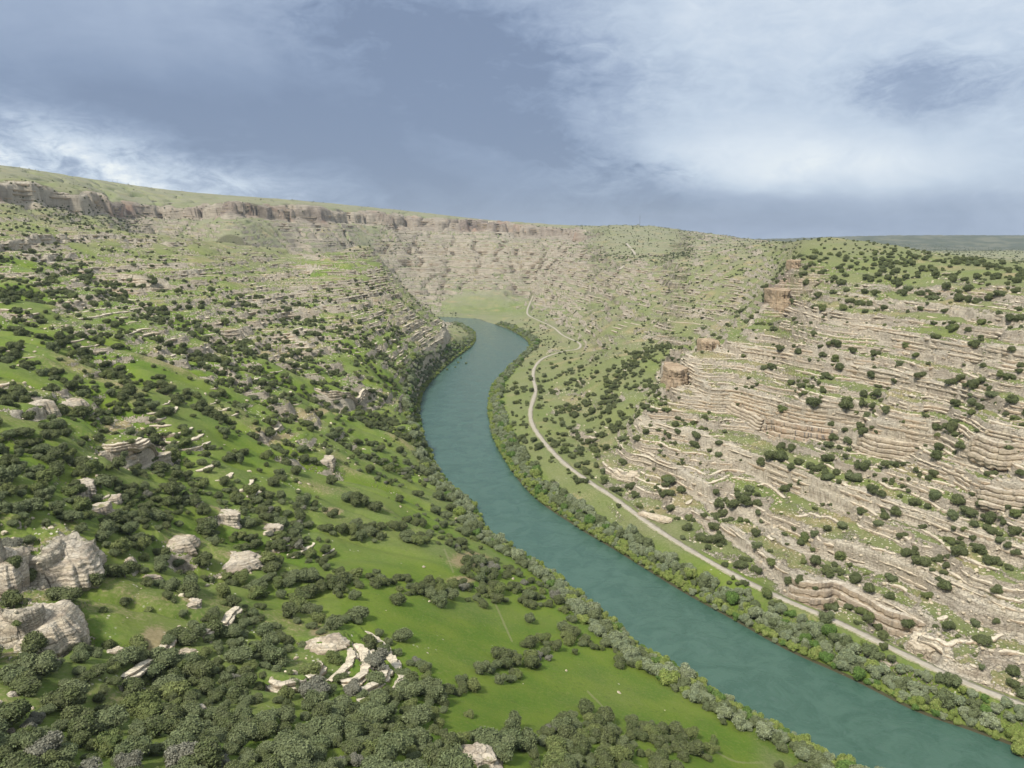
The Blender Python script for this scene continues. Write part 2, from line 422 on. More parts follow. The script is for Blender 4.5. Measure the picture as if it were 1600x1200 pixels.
def hit(u, v):
    """ground point (smooth survey surface) seen at pixel u, v"""
    Y = np.exp(np.linspace(math.log(120), math.log(9000), 1500))
    td = tan_dep(v); z = CZ-Y*td; dep = Y*CP+(CZ-z)*SP; x = (u-800)/FPX*dep
    h = gsample(Gz, x, Y)
    i = np.argmax(h >= z)
    return x[i], Y[i], z[i]
OC = [
 ('dome', 92, 868, 98, 66, 'big pale rounded outcrop near the left edge, upper of the two largest', 1, 0.0, 1.15),
 ('dome', 58, 960, 112, 78, 'biggest pale dome of rock at the left edge, lower of the two largest', 2, 0.1, 0.95),
 ('dome', -2, 862, 56, 80, 'pale rock hump cut by the left edge of the view, beside the upper dome', 3, 0.0, 1.0),
 ('dome', 8, 985, 46, 20, 'low pale rock shelf at the left edge just under the biggest dome', 4, 0.0, 0.8),
 ('layers', 245, 714, 46, 12, 'small thin ledge just below and right of the hollowed ledge on the left slope', 6, 0.3, 0.5, 3),
 ('dome', 62, 634, 44, 20, 'small white weathered outcrop on a grassy spur near the left edge', 7, 0.0, 0.6),
 ('dome', 112, 632, 44, 24, 'grey rounded rock beside the small white outcrop on the upper left', 8, 0.0, 0.6),
 ('layers', 134, 765, 30, 34, 'narrow jagged white rock rib above the upper big dome', 9, 0.3, 1.2, 6),
 ('layers', 176, 782, 28, 14, 'broken white ledge right of the narrow jagged rib', 10, 0.2, 0.6, 3),
 ('layers', 150, 798, 50, 14, 'low pale ledge between the jagged rib and the dark oaks below it', 11, 0.4, 0.5, 3),
 ('hump', 276, 856, 58, 26, 'blunt pale rock nose with a flat grassy top, left of the twin knoll', 12, 0.15, 0.8, 4),
 ('dome', 362, 884, 80, 26, 'smooth pale whaleback rock with a steep right end in the middle left', 13, 0.15, 0.6),
 ('layers', 345, 812, 60, 18, 'thin sloping pale slab above the whaleback rock', 14, -0.5, 0.5, 3),
 ('layers', 418, 828, 44, 14, 'low pale broken ledge right of the thin sloping slab', 15, -0.3, 0.5, 3),
 ('dome', 202, 880, 16, 18, 'small upright pale rock at the top of the bright green glade', 16, 0.0, 0.8),
 ('layers', 236, 905, 34, 10, 'row of pale rocks running down right from the small upright rock', 17, -0.5, 0.4, 2),
 ('dome', 510, 1012, 66, 34, 'rounded grey knob at the upper end of the curved white outcrop', 18, 0.0, 0.6),
 ('step', 742, 1196, 84, 22, 'pointed white rock tip with grass on top at the bottom edge', 22, 0.0, 0.9, 2),
 ('layers', 178, 1022, 34, 14, 'leftmost of the low rocks under the bright green glade', 23, 0.2, 0.5, 3),
 ('dome', 280, 1028, 42, 20, 'rounded rock wedge at the right end of the slanting ledge', 25, 0.0, 0.6),
 ('layers', 300, 948, 36, 14, 'small white rim of rock above the lone dark oak in the glade', 26, 0.3, 0.5, 3),
 ('layers', 506, 722, 36, 16, 'small pale outcrop at the end of a tan spur on the left slope', 29, 0.0, 0.7, 3),
 ('dome', 18, 1088, 14, 9, 'small grey rock above the cluster of stones in the lower left corner', 30, 0.0, 0.8),
 ('dome', 22, 1112, 20, 9, 'widest grey stone in the lower left corner', 31, 0.0, 0.8),
 ('dome', 14, 1146, 14, 8, 'lone grey stone lowest of those in the lower left corner', 32, 0.0, 0.8),
 ('dome', 310, 1108, 24, 10, 'grey stones half hidden in the oaks of the lower left', 33, 0.0, 0.6),
 ('cliff', 1058, 598, 34, 36, 'reddish square nose of cliff at the left end of the right hillside', 44, 0.3, 0.9, 6),
 ('cliff', 1222, 478, 26, 40, 'tall brown cliff facing left below the green plateau edge', 51, 0.25, 2.8),
 ('cliff', 1243, 416, 14, 18, 'upper brown crag at the very edge of the plateau', 52, 0.2, 3.0),
 ('cliff', 1112, 545, 26, 18, 'low brown crag on the skyline of the right ridge, left of the big slabs', 53, 0.3, 2.0),
 ('layers', 1440, 1018, 44, 34, 'dark blunt outcrop close above the road at the lower right', 46, -0.4, 0.8, 5),
 ('layers', 1020, 812, 60, 12, 'low white roadside ledge where the road bends below the cliffs', 48, -0.6, 0.3, 3),
 ('layers', 975, 740, 46, 14, 'pale broken ledge above the road north of the roadside ledge', 49, -0.6, 0.4, 3),
]

# outcrops made of stacked beds that follow a curved brow (high side to the left of travel): height of the face in metres, beds, brow lines
ARCS = [
 ('large curved white outcrop of stepped layers beside the lower meadow', 3.2, 2, [[(560,1086),(595,1084),(622,1070),(632,1052),(618,1020),(596,998),(570,984)], [(548,1074),(580,1070),(603,1054),(606,1034),(592,1012),(570,1000)], [(535,1058),(562,1054),(578,1040),(576,1022),(560,1008)], [(520,1048),(545,1038),(556,1026),(550,1012)]], 0),
 ('pale ledge with shrubs along its foot, left of the curved white outcrop', 4.0, 2, [[(416,1056),(440,1062),(478,1056),(500,1040),(503,1024)]], 0),
 ('long layered ledge over a dark hollow, in the trees on the left slope', 4.5, 3, [[(156,688),(185,704),(222,706),(250,692)]], 0),
 ('slanting pale ledge under the tan patch of the green glade', 2.4, 2, [[(196,1036),(225,1024),(250,1008),(272,992)]], 0),
 ('crooked white rock rim right of the lone dark oak', 2.2, 2, [[(316,992),(338,980),(358,972),(376,954)]], 0),
 ('long flat ledge with a square grey front on the middle of the left slope', 7.5, 3, [[(492,602),(520,616),(560,622),(582,608)]], 0),
 ('great pale block of rock standing free on the right hillside', 19, 5, [[(1340,660),(1352,682),(1400,684),(1440,680),(1458,660)]], 1),
 ('wide pale block of rock at the right edge, level with the great free-standing block', 17, 4, [[(1508,690),(1530,708),(1570,714),(1640,716)]], 1),
 ('rounded pale block cut by the right edge, below the wide pale block', 14, 4, [[(1524,750),(1545,768),(1600,774),(1650,772)]], 1),
 ('tall cliff face with dark water streaks behind two big dark oaks', 23, 4, [[(1192,648),(1215,664),(1262,668),(1305,664),(1335,648)]], 2),
 ('sloping pale buttress left of the streaked cliff face', 12, 4, [[(1105,610),(1140,628),(1175,650),(1190,655)]], 1),
 ('orange walled bluff above the road on the right bank', 16, 3, [[(1232,898),(1250,920),(1285,924),(1305,916),(1345,930),(1400,952),(1448,972)]], 3),
]

# long cliffs and ledges: brow lines, high side to the left of travel, height in metres per vertex
SCARPS = [
 [(1046,552,14),(1034,578,24),(1090,600,14),(1150,622,14),(1200,648,26),(1262,656,28),(1330,645,18),(1350,640,6)],
 [(1342,668,12),(1395,675,22),(1455,668,20),(1465,655,6)],
 [(1508,695,12),(1550,705,22),(1600,716,20),(1660,725,14)],
 [(1525,752,10),(1570,762,17),(1640,775,14)],
 [(1000,650,8),(1060,672,12),(1130,700,12),(1200,722,10),(1260,745,13),(1330,772,12),(1400,795,10),(1480,812,9),(1600,850,10)],
 [(1005,700,8),(1060,735,12),(1120,775,14),(1180,790,10),(1240,838,10),(1310,856,9),(1400,876,9),(1490,912,8),(1560,950,9),(1640,985,8)],
 [(1085,790,6),(1150,830,9),(1200,870,8),(1238,905,18),(1275,922,22),(1310,914,20),(1360,930,17),(1420,955,16),(1455,970,8)],
 [(1425,1003,10),(1462,1018,16),(1475,1045,13),(1540,1062,8)],
 [(1228,482,8),(1300,496,10),(1380,515,9),(1460,540,10),(1530,552,9),(1640,575,9)],
 [(1110,545,6),(1180,552,8),(1260,545,8),(1350,570,9),(1430,588,9),(1500,600,8)],
 [(1250,452,4),(1400,470,5),(1600,500,7)],
 [(1243,402,8),(1238,425,26),(1216,458,34),(1192,484,24),(1165,506,12)],
 [(1110,525,14),(1085,548,14)],
 [(640,655,10),(652,612,16),(664,570,18),(688,545,20),(697,518,16),(694,500,8)],
 [(490,606,6),(540,624,10),(582,612,7)], [(155,694,6),(205,708,9),(252,694,7)],
 [(300,470,3),(400,470,5),(450,458,6),(520,443,5),(590,438,4)], [(340,484,4),(450,484,6),(520,468,6),(610,458,5)],
 [(180,424,6),(225,438,12),(262,440,6)], [(265,424,4),(300,425,8),(325,420,4)], [(455,412,5),(520,416,7),(570,427,6),(610,436,5)],
 [(270,556,4),(330,562,5),(365,585,5)], [(380,520,4),(440,522,7),(480,540,5)], [(420,712,3),(500,724,6),(530,728,3)],
 [(30,392,6),(70,400,9),(120,394,6)], [(0,385,10),(60,372,12),(110,368,8),(200,372,7),(300,380,4)],
 [(0,640,4),(40,645,6),(88,640,4)],
]
def _scarps():
    out = []
    for q in OC:
        u, v, w, h = q[1:5]; x, y, z = hit(u, v); m = (y*CP+(CZ-z)*SP)/FPX*h*(0.9 if u < 110 and v > 850 else (0.3 if q[0] == 'cliff' else 0.36))
        pl = [(u-w*.55, v-.35*h, .35*m), (u-w*.25, v-.05*h, m), (u+w*.25, v-.05*h, m), (u+w*.55, v-.35*h, .35*m)]
        out.append(catmull(np.array([(*hit(a_, b_)[:2], c_) for a_, b_, c_ in pl]), 4))
    for q in ARCS:
        if q[4] == 0:
            for br in q[3]: out.append(catmull(np.array([(*hit(a_, b_)[:2], q[1]*0.9) for a_, b_ in br]), 4))
    for L in SCARPS:
        P = np.array([(*hit(u, v)[:2], h) for u, v, h in L])
        out.append(catmull(P, 4))
    return out
SC = _scarps()
def add_scarps(x, y, z):
    wx = x+4.5*fbm(x, y, 34, 3, 81)+1.4*fbm(x, y, 7, 2, 83); wy = y+4.5*fbm(x, y, 34, 3, 82)+1.4*fbm(x, y, 7, 2, 84)
    brow = np.zeros(x.shape)
    for P in SC:
        x0, y0 = P[:, 0].min()-150, P[:, 1].min()-150; x1, y1 = P[:, 0].max()+150, P[:, 1].max()+150
        m = (x > x0) & (x < x1) & (y > y0) & (y < y1)
        if not m.any(): continue
        X, Y = wx[m], wy[m]
        best = np.full(X.shape, 1e18); sg = np.zeros(X.shape); hh = np.zeros(X.shape); end = np.zeros(X.shape)
        n = len(P)-1
        for i in range(n):
            ax, ay, ah = P[i]; bx, by, bh = P[i+1]; dx, dy = bx-ax, by-ay; L2 = dx*dx+dy*dy+1e-9
            tr = ((X-ax)*dx+(Y-ay)*dy)/L2; t = np.clip(tr, 0, 1)
            d = (X-ax-t*dx)**2+(Y-ay-t*dy)**2; k = d < best
            best = np.where(k, d, best); sg = np.where(k, np.sign(dx*(Y-ay)-dy*(X-ax)), sg); hh = np.where(k, ah+(bh-ah)*t, hh)
            over = np.zeros(X.shape)
            if i == 0: over = np.maximum(0, -tr)*math.sqrt(L2)
            if i == n-1: over = np.maximum(over, np.maximum(0, tr-1)*math.sqrt(L2))
            end = np.where(k, over, end)
        d = np.sqrt(best)*sg; hh = hh*np.exp(-end/12.0)
        f = np.clip(d/2.2, -1, 1)
        ls = 14+hh*1.3
        dz = np.where(d > 0, 0.55*f*np.exp(-np.maximum(d-2.2, 0)/(ls*1.2)), 0.45*f*np.exp(-np.maximum(-d-2.2, 0)/ls))*hh
        z[m] += dz
        brow[m] = np.maximum(brow[m], np.exp(-np.abs(d)/(3.0+0.35*hh))*np.clip(hh/8, 0, 1))
    return z, brow

def rim(x, y, z, r):
    """the brown cliff that closes the plateau on the far side"""
    az = np.degrees(np.arctan2(x, y))
    zc = np.interp(az, [-40, -34, -20, -10, -5, -1, 2, 6, 30], [352, 352, 360, 352, 333, 318, 300, 275, 275])
    n = 26*fbm(x, y, 300, 4, 131)+20*(np.abs(noise2(x/170, y/170, 132))-0.25)+6*fbm(x, y, 45, 3, 133)
    k = sstep(r, 1350, 1700)*(1-sstep(az, 3, 8))
    A_ = 44.0
    t = (z+n-zc)/A_
    t2 = np.where(np.abs(t) < 1, np.sign(t)*np.abs(t)**0.30, t)
    z2 = zc+A_*t2-n
    cl = k*np.exp(-(t/0.32)**2)
    return z+(z2-z)*k, cl, k*sstep(t, 0.12, 0.5)

def terrain(x, y, want=False):
    z = gsample(Gz, x, y); sdf = gsample(Gsdf, x, y)
    r = np.hypot(x, y)
    u, v, dep = project(x, y, z)
    R = msample(MR, u, v)
    far = sstep(r, 1500, 3200)
    # distance-free zone near water and road
    rd = gsample(Grd, x, y).copy(); rzv = np.zeros(x.shape)
    near = rd < 45
    if near.any():
        d, zz = seg_dist(x[near], y[near], ROADC, ROADC[:, 2]); rd[near] = d; rzv[near] = zz
    sd = sdf.copy(); nb = np.abs(sdf) < 14
    if nb.any():
        d1, _ = seg_dist(x[nb], y[nb], lb); d2, _ = seg_dist(x[nb], y[nb], rb)
        d = np.minimum(d1, d2); sd[nb] = np.where(inside(x[nb], y[nb], RIVER), -d, d)
    free = sstep(sd, 8, 60)*sstep(rd, 5, 28)
    R = np.clip(R*(1+0.15*(u < 690)*sstep(v, 385, 420)*(1-sstep(v, 560, 640))), 0, 1)
    left = 1-sstep(x*1.0+0.10*y, -60, 140)
    left = left*(1-sstep(r, 1500, 2100))
    meadow = sstep(v, 820, 900)*sstep(u, 460, 560)*(1-sstep(u, 1150, 1250))
    # gullies running down to the river on the left slope
    wy = y+18*fbm(x, y, 220, 2, 5)
    g = np.abs(noise2(x/330, wy/78, 21)); g2 = np.abs(noise2(x/210+7, wy/41, 22))
    gul = left*free*(1-meadow)*(np.exp(-g*g/0.018)*11.0*sstep(r, 300, 600) + np.exp(-g2*g2/0.02)*4.0)
    # gullies on the other slopes
    q = np.abs(noise2(x/150, y/150, 31)+0.4*noise2(x/70, y/70, 32))
    gul_r = (1-left)*free*np.exp(-q*q/0.02)*(6.0+14*far)*sstep(R, 0.2, 0.5)
    z1, cliff, top = rim(x, y, z - gul - gul_r, r)
    R = R*(1-0.9*top); R = np.maximum(R, cliff)
    z1, brow = add_scarps(x, y, z1.copy())
    z1 = z1 + free*(1-0.75*meadow)*(1-0.75*top)*(fbm(x, y, 95, 4, 41)*(5.0+9*far) + fbm(x, y, 26, 3, 42)*1.4)
    # ledges
    edge = fbm(x, y, 40, 3, 51)*(3.6-1.6*left)*1.1 + fbm(x, y, 9, 2, 52)*0.5*(1-0.6*far)
    s = z1 + 4*fbm(x, y, 300, 2, 53) + 0.012*x
    off = s - z1
    k1 = 1.0+0.5*far
    T1, d1 = terr(ST1, (s+edge)/k1); T1 = T1*k1
    h1 = T1-edge
    patch = fbm(x, y, 55, 3, 61)
    patch2 = fbm(x, y, 150, 2, 62)
    Rr = np.clip(R + (0.70*patch+0.45*patch2)*sstep(R, 0.05, 0.3)*(1-0.65*far)+0.6*brow, 0, 1)*sstep(sd, 5, 22)*sstep(rd, 4, 12)
    st = sstep(Rr, 0.10, 0.62)
    s2 = s+(h1-s)*st
    bx = x*0.9+y*0.35+1.2*fbm(x, y, 9, 2, 74); by = -x*0.35+y*0.9+1.2*fbm(x, y, 9, 2, 75)
    ca = _hash(np.floor(bx/5.2), np.floor(by/3.0+0.5*np.floor(bx/5.2)), 76); cb = _hash(np.floor(bx/2.3), np.floor(by/1.9), 77)
    jit = ((ca-0.4)*0.9+(cb-0.5)*0.4+fbm(x, y, 6, 2, 54)*0.6)*(1-0.8*np.clip(brow, 0, 1))
    s2b = s2+jit*sstep(Rr, 0.2, 0.8)*free*(1-0.5*far)
    k2 = 1+0.9*far
    T2, d2 = terr(ST2, s2b/k2); T2 = T2*k2
    s3 = s2+(T2-s2)*st*1.0
    z2 = s3-off
    rockn = np.clip(st*(0.50*sstep(d1, 0.9, 2.6)+0.42*sstep(d2, 0.9, 2.2)) + 0.30*(Rr-0.42)+0.10*far*(Rr > 0.3), 0, 1)
    rockn = np.clip(rockn+0.9*brow*sstep(brow, 0.2, 0.6)+0.8*cliff, 0, 1)
    # broken blocks: tilted cells stepping up and down
    z2 = z2 + sstep(Rr, 0.3, 0.9)*(ca > 0.72)*(cb-0.3)*1.3*free*(1-0.9*far)
    z2 = z2 + Rr*(fbm(x, y, 5.5, 3, 71)*0.35) + 0.12*fbm(x, y, 4, 2, 72)
    # river bed and banks
    bank = 0.6+2.2*sstep(sd, 0, 9)
    zz = np.where(sd > 0, np.maximum(z2*sstep(sd, 0, 16) + bank*(1-sstep(sd, 0, 16)), 0.5), 0)
    zz = np.where(sd <= 0, np.maximum(-3.0, 0.6+sd*0.9), zz)
    # road bench
    kb = 1-sstep(rd, 4.5, 15)
    zz = np.where(near & (sd > 2), zz*(1-kb)+(rzv-0.25)*kb, zz)
    zz = np.where(rd < 4.2, rzv-0.45, zz)
    if not want: return zz
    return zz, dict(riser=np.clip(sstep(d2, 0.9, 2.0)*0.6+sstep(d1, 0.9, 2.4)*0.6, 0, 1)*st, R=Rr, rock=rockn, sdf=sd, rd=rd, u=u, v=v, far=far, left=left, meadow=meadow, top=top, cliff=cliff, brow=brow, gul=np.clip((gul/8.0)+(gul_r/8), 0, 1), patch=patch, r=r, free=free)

# ---------------------------------------------------------------- ground mesh: finer where the ground faces the valley
NA, NR = 1000, 1250
def build_ground():
    aa = np.concatenate([np.linspace(-46, -36, 30, endpoint=False), np.linspace(-36, 36, NA-60), np.linspace(36, 46, 31)[1:]])*math.pi/180
    na = len(aa)
    M = 1400
    l = np.linspace(math.log(62), math.log(12500), M)
    A, L = np.meshgrid(aa, l, indexing='ij'); r = np.exp(L)
    ci = np.arange(0, na, 3); zs = terrain((r*np.sin(A))[ci], (r*np.cos(A))[ci])
    zc = np.empty_like(r); f = np.arange(na)/3.0; i0 = np.minimum(f.astype(int), len(ci)-1); i1 = np.minimum(i0+1, len(ci)-1); ff = (f-i0)[:, None]
    zc = zs[i0]*(1-ff)+zs[i1]*ff
    e = np.arctan2(zc-CZ, r)
    mx = np.maximum.accumulate(e, axis=1)
    vis = sstep(e, mx-0.06, mx-0.004)
    de = np.abs(np.diff(e, axis=1, prepend=e[:, :1]))
    dl = np.diff(L, axis=1, prepend=L[:, :1]-(l[1]-l[0]))
    w = vis*de + (0.004+0.006*vis)*dl*8 + 0.012*dl
    kk = 13
    for _ in range(3):
        wp = np.cumsum(np.pad(w, ((kk+1, kk), (0, 0)), mode='edge'), axis=0)
        w = (wp[2*kk+1:]-wp[:-2*kk-1])/(2*kk+1)
    for _ in range(3):
        w[:, 1:-1] = (w[:, :-2]+w[:, 1:-1]*2+w[:, 2:])/4
    cw = np.cumsum(w, axis=1); cw -= cw[:, :1]; cw /= cw[:, -1:]
    q = np.linspace(0, 1, NR)
    R = np.empty((na, NR))
    for i in range(na): R[i] = np.exp(np.interp(q, cw[i], l))
    X = (R*np.sin(aa)[:, None]).ravel(); Y = (R*np.cos(aa)[:, None]).ravel()
    Z, D = terrain(X, Y, True)
    return X, Y, Z, D, na, NR
GX, GY, GZ, GD, gna, gnr = build_ground()
def mesh_from(name, V, F, smooth=True):
    """V (n,3) floats, F (m,k) ints"""
    V = np.ascontiguousarray(V, np.float32); F = np.ascontiguousarray(F, np.int32)
    me = bpy.data.meshes.new(name)
    me.vertices.add(len(V)); me.vertices.foreach_set('co', V.ravel())
    me.loops.add(F.size); me.loops.foreach_set('vertex_index', F.ravel())
    me.polygons.add(len(F)); k = F.shape[1]
    me.polygons.foreach_set('loop_start', np.arange(0, F.size, k, dtype=np.int32))
    me.polygons.foreach_set('loop_total', np.full(len(F), k, np.int32))
    me.update(calc_edges=True)
    me.polygons.foreach_set('use_smooth', np.full(len(F), smooth, bool))
    return me
def add_attr(me, name, arr):
    a = me.attributes.new(name, 'FLOAT', 'POINT'); a.data.foreach_set('value', np.ascontiguousarray(arr, np.float32).ravel())
def link(name, me, mat=None, parent=None, **props):
    o = bpy.data.objects.new(name, me); sc.collection.objects.link(o)
    if mat is not None and me is not None and not me.materials: me.materials.append(mat)
    if parent is not None: o.parent = parent
    for k, v in props.items(): o[k] = v
    return o

def new_mat(name):
    m = bpy.data.materials.new(name); m.use_nodes = True
    t = NT(m.node_tree); t.n.clear()
    out = t.node('ShaderNodeOutputMaterial'); b = t.node('ShaderNodeBsdfPrincipled')
    t.l.new(b.outputs[0], out.inputs[0])
    b.inputs['Roughness'].default_value = 0.9
    b.inputs['Specular IOR Level'].default_value = 0.15
    return m, t, b
def bump(t, b, h, dist, strength=1.0):
    n = t.node('ShaderNodeBump'); n.inputs['Strength'].default_value = strength; n.inputs['Distance'].default_value = dist
    t.put(n.inputs['Height'], h); t.l.new(n.outputs[0], b.inputs['Normal'])

def rock_color(t, P, scale=1.0, crackk=0.8):
    """pale cream limestone with thin beds, grey crust and rusty faces; returns colour, height"""
    sx = t.vmath('MULTIPLY', P, (0.05, 0.05, 1.1))
    bed = t.noise(sx, 1.0*scale, 6, 0.62, 0.2)
    bed2 = t.noise(t.vmath('MULTIPLY', P, (0.10, 0.10, 3.4)), 1.0*scale, 4, 0.6)
    bed0 = t.noise(t.vmath('MULTIPLY', P, (0.02, 0.02, 0.32)), 1.0, 5, 0.6, 0.3)
    big = t.noise(P, 0.028*scale, 4, 0.55)
    mid = t.noise(P, 0.35*scale, 6, 0.65)
    fine = t.noise(P, 2.0*scale, 4, 0.7)
    c = t.mix(t.step(big, 0.36, 0.64), (0.60, 0.515, 0.375), (0.52, 0.455, 0.355))
    c = t.mix(t.step(mid, 0.40, 0.75), c, (0.63, 0.57, 0.46))
    c = t.mix(t.math('MULTIPLY', t.step(bed0, 0.52, 0.58), 0.5), c, (0.36, 0.285, 0.20))
    c = t.mix(t.math('MULTIPLY', t.step(bed, 0.50, 0.60), 0.5), c, (0.30, 0.24, 0.18))
    c = t.mix(t.math('MULTIPLY', t.step(bed2, 0.55, 0.66), 0.25), c, (0.24, 0.205, 0.165))
    c = t.mix(t.math('MULTIPLY', t.step(fine, 0.52, 0.72), 0.35), c, (0.24, 0.22, 0.19))
    # joints: thin dark cracks, flatter than they are tall apart
    vo = t.node('ShaderNodeTexVoronoi', feature='DISTANCE_TO_EDGE'); vo.inputs['Scale'].default_value = 0.42*scale
    wv = t.vmath('ADD', t.vmath('MULTIPLY', P, (0.8, 0.8, 2.0)), t.vmath('MULTIPLY', t.noise(P, 0.5*scale, 4, 0.6, 0, 1), (2.4, 2.4, 2.4)))
    t.put(vo.inputs['Vector'], wv)
    crack = t.math('MULTIPLY', t.step(vo.outputs['Distance'], 0.06, 0.0), crackk)
    c = t.mix(t.math('MULTIPLY', crack, t.step(mid, 0.30, 0.62, 0.15, 0.85)), c, (0.10, 0.085, 0.07))
    h = t.math('ADD', t.math('MULTIPLY', crack, -0.8), t.math('ADD', t.math('MULTIPLY', bed, 1.0), t.math('MULTIPLY', bed2, 0.5)), t.math('ADD', t.math('MULTIPLY', mid, 0.8), t.math('MULTIPLY', fine, 0.25)))
    return c, h, big, mid, fine, bed0

def ground_material():
    m, t, b = new_mat('ground_mat')
    geo = t.node('ShaderNodeNewGeometry'); P = geo.outputs['Position']; N = geo.outputs['Normal']
    sN = t.node('ShaderNodeSeparateXYZ'); t.put(sN.inputs[0], N); nz = sN.outputs[2]
    rc, rh, big, mid, fine, bed0 = rock_color(t, P)
    rock, lush, dry, red, pth, wet = (t.attr(a) for a in ('rock', 'lush', 'dry', 'red', 'path', 'wet'))
    stones = t.noise(P, 0.75, 5, 0.72)
    stones2 = t.noise(P, 0.22, 4, 0.62)
    # steep faces: rusty and brown
    face = t.step(nz, 0.80, 0.50)
    rust = t.mix(t.step(t.noise(t.vmath('MULTIPLY', P, (0.06, 0.06, 0.02)), 1.0, 4, 0.6), 0.42, 0.60), (0.31, 0.255, 0.20), (0.42, 0.285, 0.18))
    rc = t.mix(t.math('MULTIPLY', face, t.math('ADD', 0.12, t.math('MULTIPLY', red, 0.5))), rc, rust)
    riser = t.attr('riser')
    rc = t.mix(t.math('MULTIPLY', t.step(t.math('ADD', riser, t.math('MULTIPLY', t.math('SUBTRACT', mid, 0.5), 0.8)), 0.35, 0.75), 0.62), t.mix(0.35, rc, (0.70, 0.63, 0.49)), t.mix(0.55, rc, (0.20, 0.155, 0.115)))  # ledge contrast in colour: weathering plus painted shade on risers, light on tops
    rc = t.mix(t.math('MULTIPLY', t.attr('calm'), 0.65), rc, t.mix(t.step(bed0, 0.45, 0.58), (0.37, 0.32, 0.245), (0.20, 0.17, 0.13)))
    redn = t.noise(t.vmath('MULTIPLY', P, (1.0, 1.0, 1.6)), 0.06, 7, 0.72)
    redc = t.mix(t.step(redn, 0.40, 0.62), (0.135, 0.105, 0.088), (0.30, 0.24, 0.20))
    redc = t.mix(t.math('MULTIPLY', t.step(t.noise(P, 0.008, 3, 0.6), 0.52, 0.62), 0.6), redc, (0.36, 0.20, 0.13))
    rc = t.mix(t.math('MULTIPLY', red, 0.85), rc, redc)
    # grass
    g1 = t.noise(P, 0.035, 5, 0.6); g2 = t.noise(P, 0.6, 5, 0.7); g3 = t.noise(P, 5.0, 3, 0.7)
    lushc = t.mix(t.step(g1, 0.35, 0.65), (0.095, 0.165, 0.018), (0.148, 0.205, 0.026))
    lushc = t.mix(t.math('MULTIPLY', t.step(g2, 0.45, 0.72), 0.65), lushc, (0.185, 0.210, 0.045))
    lushc = t.mix(t.math('MULTIPLY', t.step(g3, 0.55, 0.75), 0.5), lushc, (0.055, 0.105, 0.018))
    palec = t.mix(t.step(g2, 0.35, 0.7), (0.150, 0.160, 0.070), (0.245, 0.235, 0.130))
    g4 = t.noise(P, 0.14, 8, 0.8)
    lushc = t.mix(t.math('MULTIPLY', t.step(g4, 0.53, 0.66), 0.6), lushc, (0.072, 0.115, 0.020))
    lushc = t.mix(t.math('MULTIPLY', t.step(g4, 0.46, 0.34), 0.45), lushc, (0.215, 0.235, 0.060))
    palec = t.mix(t.math('MULTIPLY', t.attr('calm'), 0.8), palec, t.mix(t.step(g2, 0.3, 0.7), (0.185, 0.185, 0.115), (0.25, 0.24, 0.165)))
    gc = t.mix(lush, palec, lushc)
    dryc = t.mix(t.step(g2, 0.35, 0.7), (0.26, 0.21, 0.105), (0.34, 0.28, 0.155))
    dryf = t.math('ADD', dry, t.math('MULTIPLY', t.math('SUBTRACT', g2, 0.5), 0.9), clamp=True)
    gc = t.mix(t.step(dryf, 0.35, 0.75), gc, dryc)
    gc = t.mix(t.step(wet, 0.2, 0.9), gc, (0.07, 0.065, 0.035))
    # where rock shows
    f = t.math('ADD', rock, t.math('MULTIPLY', t.math('SUBTRACT', stones, 0.5), t.step(t.attr('calm'), 0.0, 1.0, 1.7, 0.8, smooth=False)))
    f = t.math('ADD', f, t.math('MULTIPLY', t.math('SUBTRACT', stones2, 0.5), t.step(t.attr('calm'), 0.0, 1.0, 0.6, 0.25, smooth=False)))
    f = t.math('ADD', f, t.math('MULTIPLY', face, 0.35))
    f = t.step(f, 0.36, 0.50)
    sv = t.node('ShaderNodeTexVoronoi'); sv.inputs['Scale'].default_value = 0.36; t.put(sv.inputs['Vector'], P)
    peb = t.math('MULTIPLY', t.step(sv.outputs['Distance'], 0.26, 0.16), t.step(t.math('ADD', t.noise(P, 0.06, 4, 0.7), t.math('MULTIPLY', t.attr('stony'), 0.30)), 0.62, 0.72))
    gc = t.mix(peb, gc, (0.60, 0.55, 0.44))
    c = t.mix(f, gc, rc)
    pf = t.step(t.math('ADD', pth, t.math('MULTIPLY', t.math('SUBTRACT', g2, 0.5), 0.5)), 0.35, 0.7)
    c = t.mix(t.math('MULTIPLY', pf, 0.4), c, (0.30, 0.27, 0.15))
    c = t.mix(t.math('MULTIPLY', t.attr('remote'), 0.85), c, t.mix(t.step(t.noise(P, 0.004, 5, 0.6), 0.45, 0.6), (0.040, 0.055, 0.038), (0.105, 0.108, 0.075)))
    t.put(b.inputs['Base Color'], c)
    gh = t.math('ADD', t.math('MULTIPLY', g2, 0.5), t.math('MULTIPLY', g3, 0.35))
    hm = t.node('ShaderNodeMix', data_type='FLOAT'); t.put(hm.inputs[0], f); t.put(hm.inputs[2], gh); t.put(hm.inputs[3], t.math('MULTIPLY', t.math('ADD', rh, t.math('MULTIPLY', stones, 1.2)), 1.6))
    bump(t, b, hm.outputs[0], 1.0, 0.9)
    return m
MGROUND = ground_material()

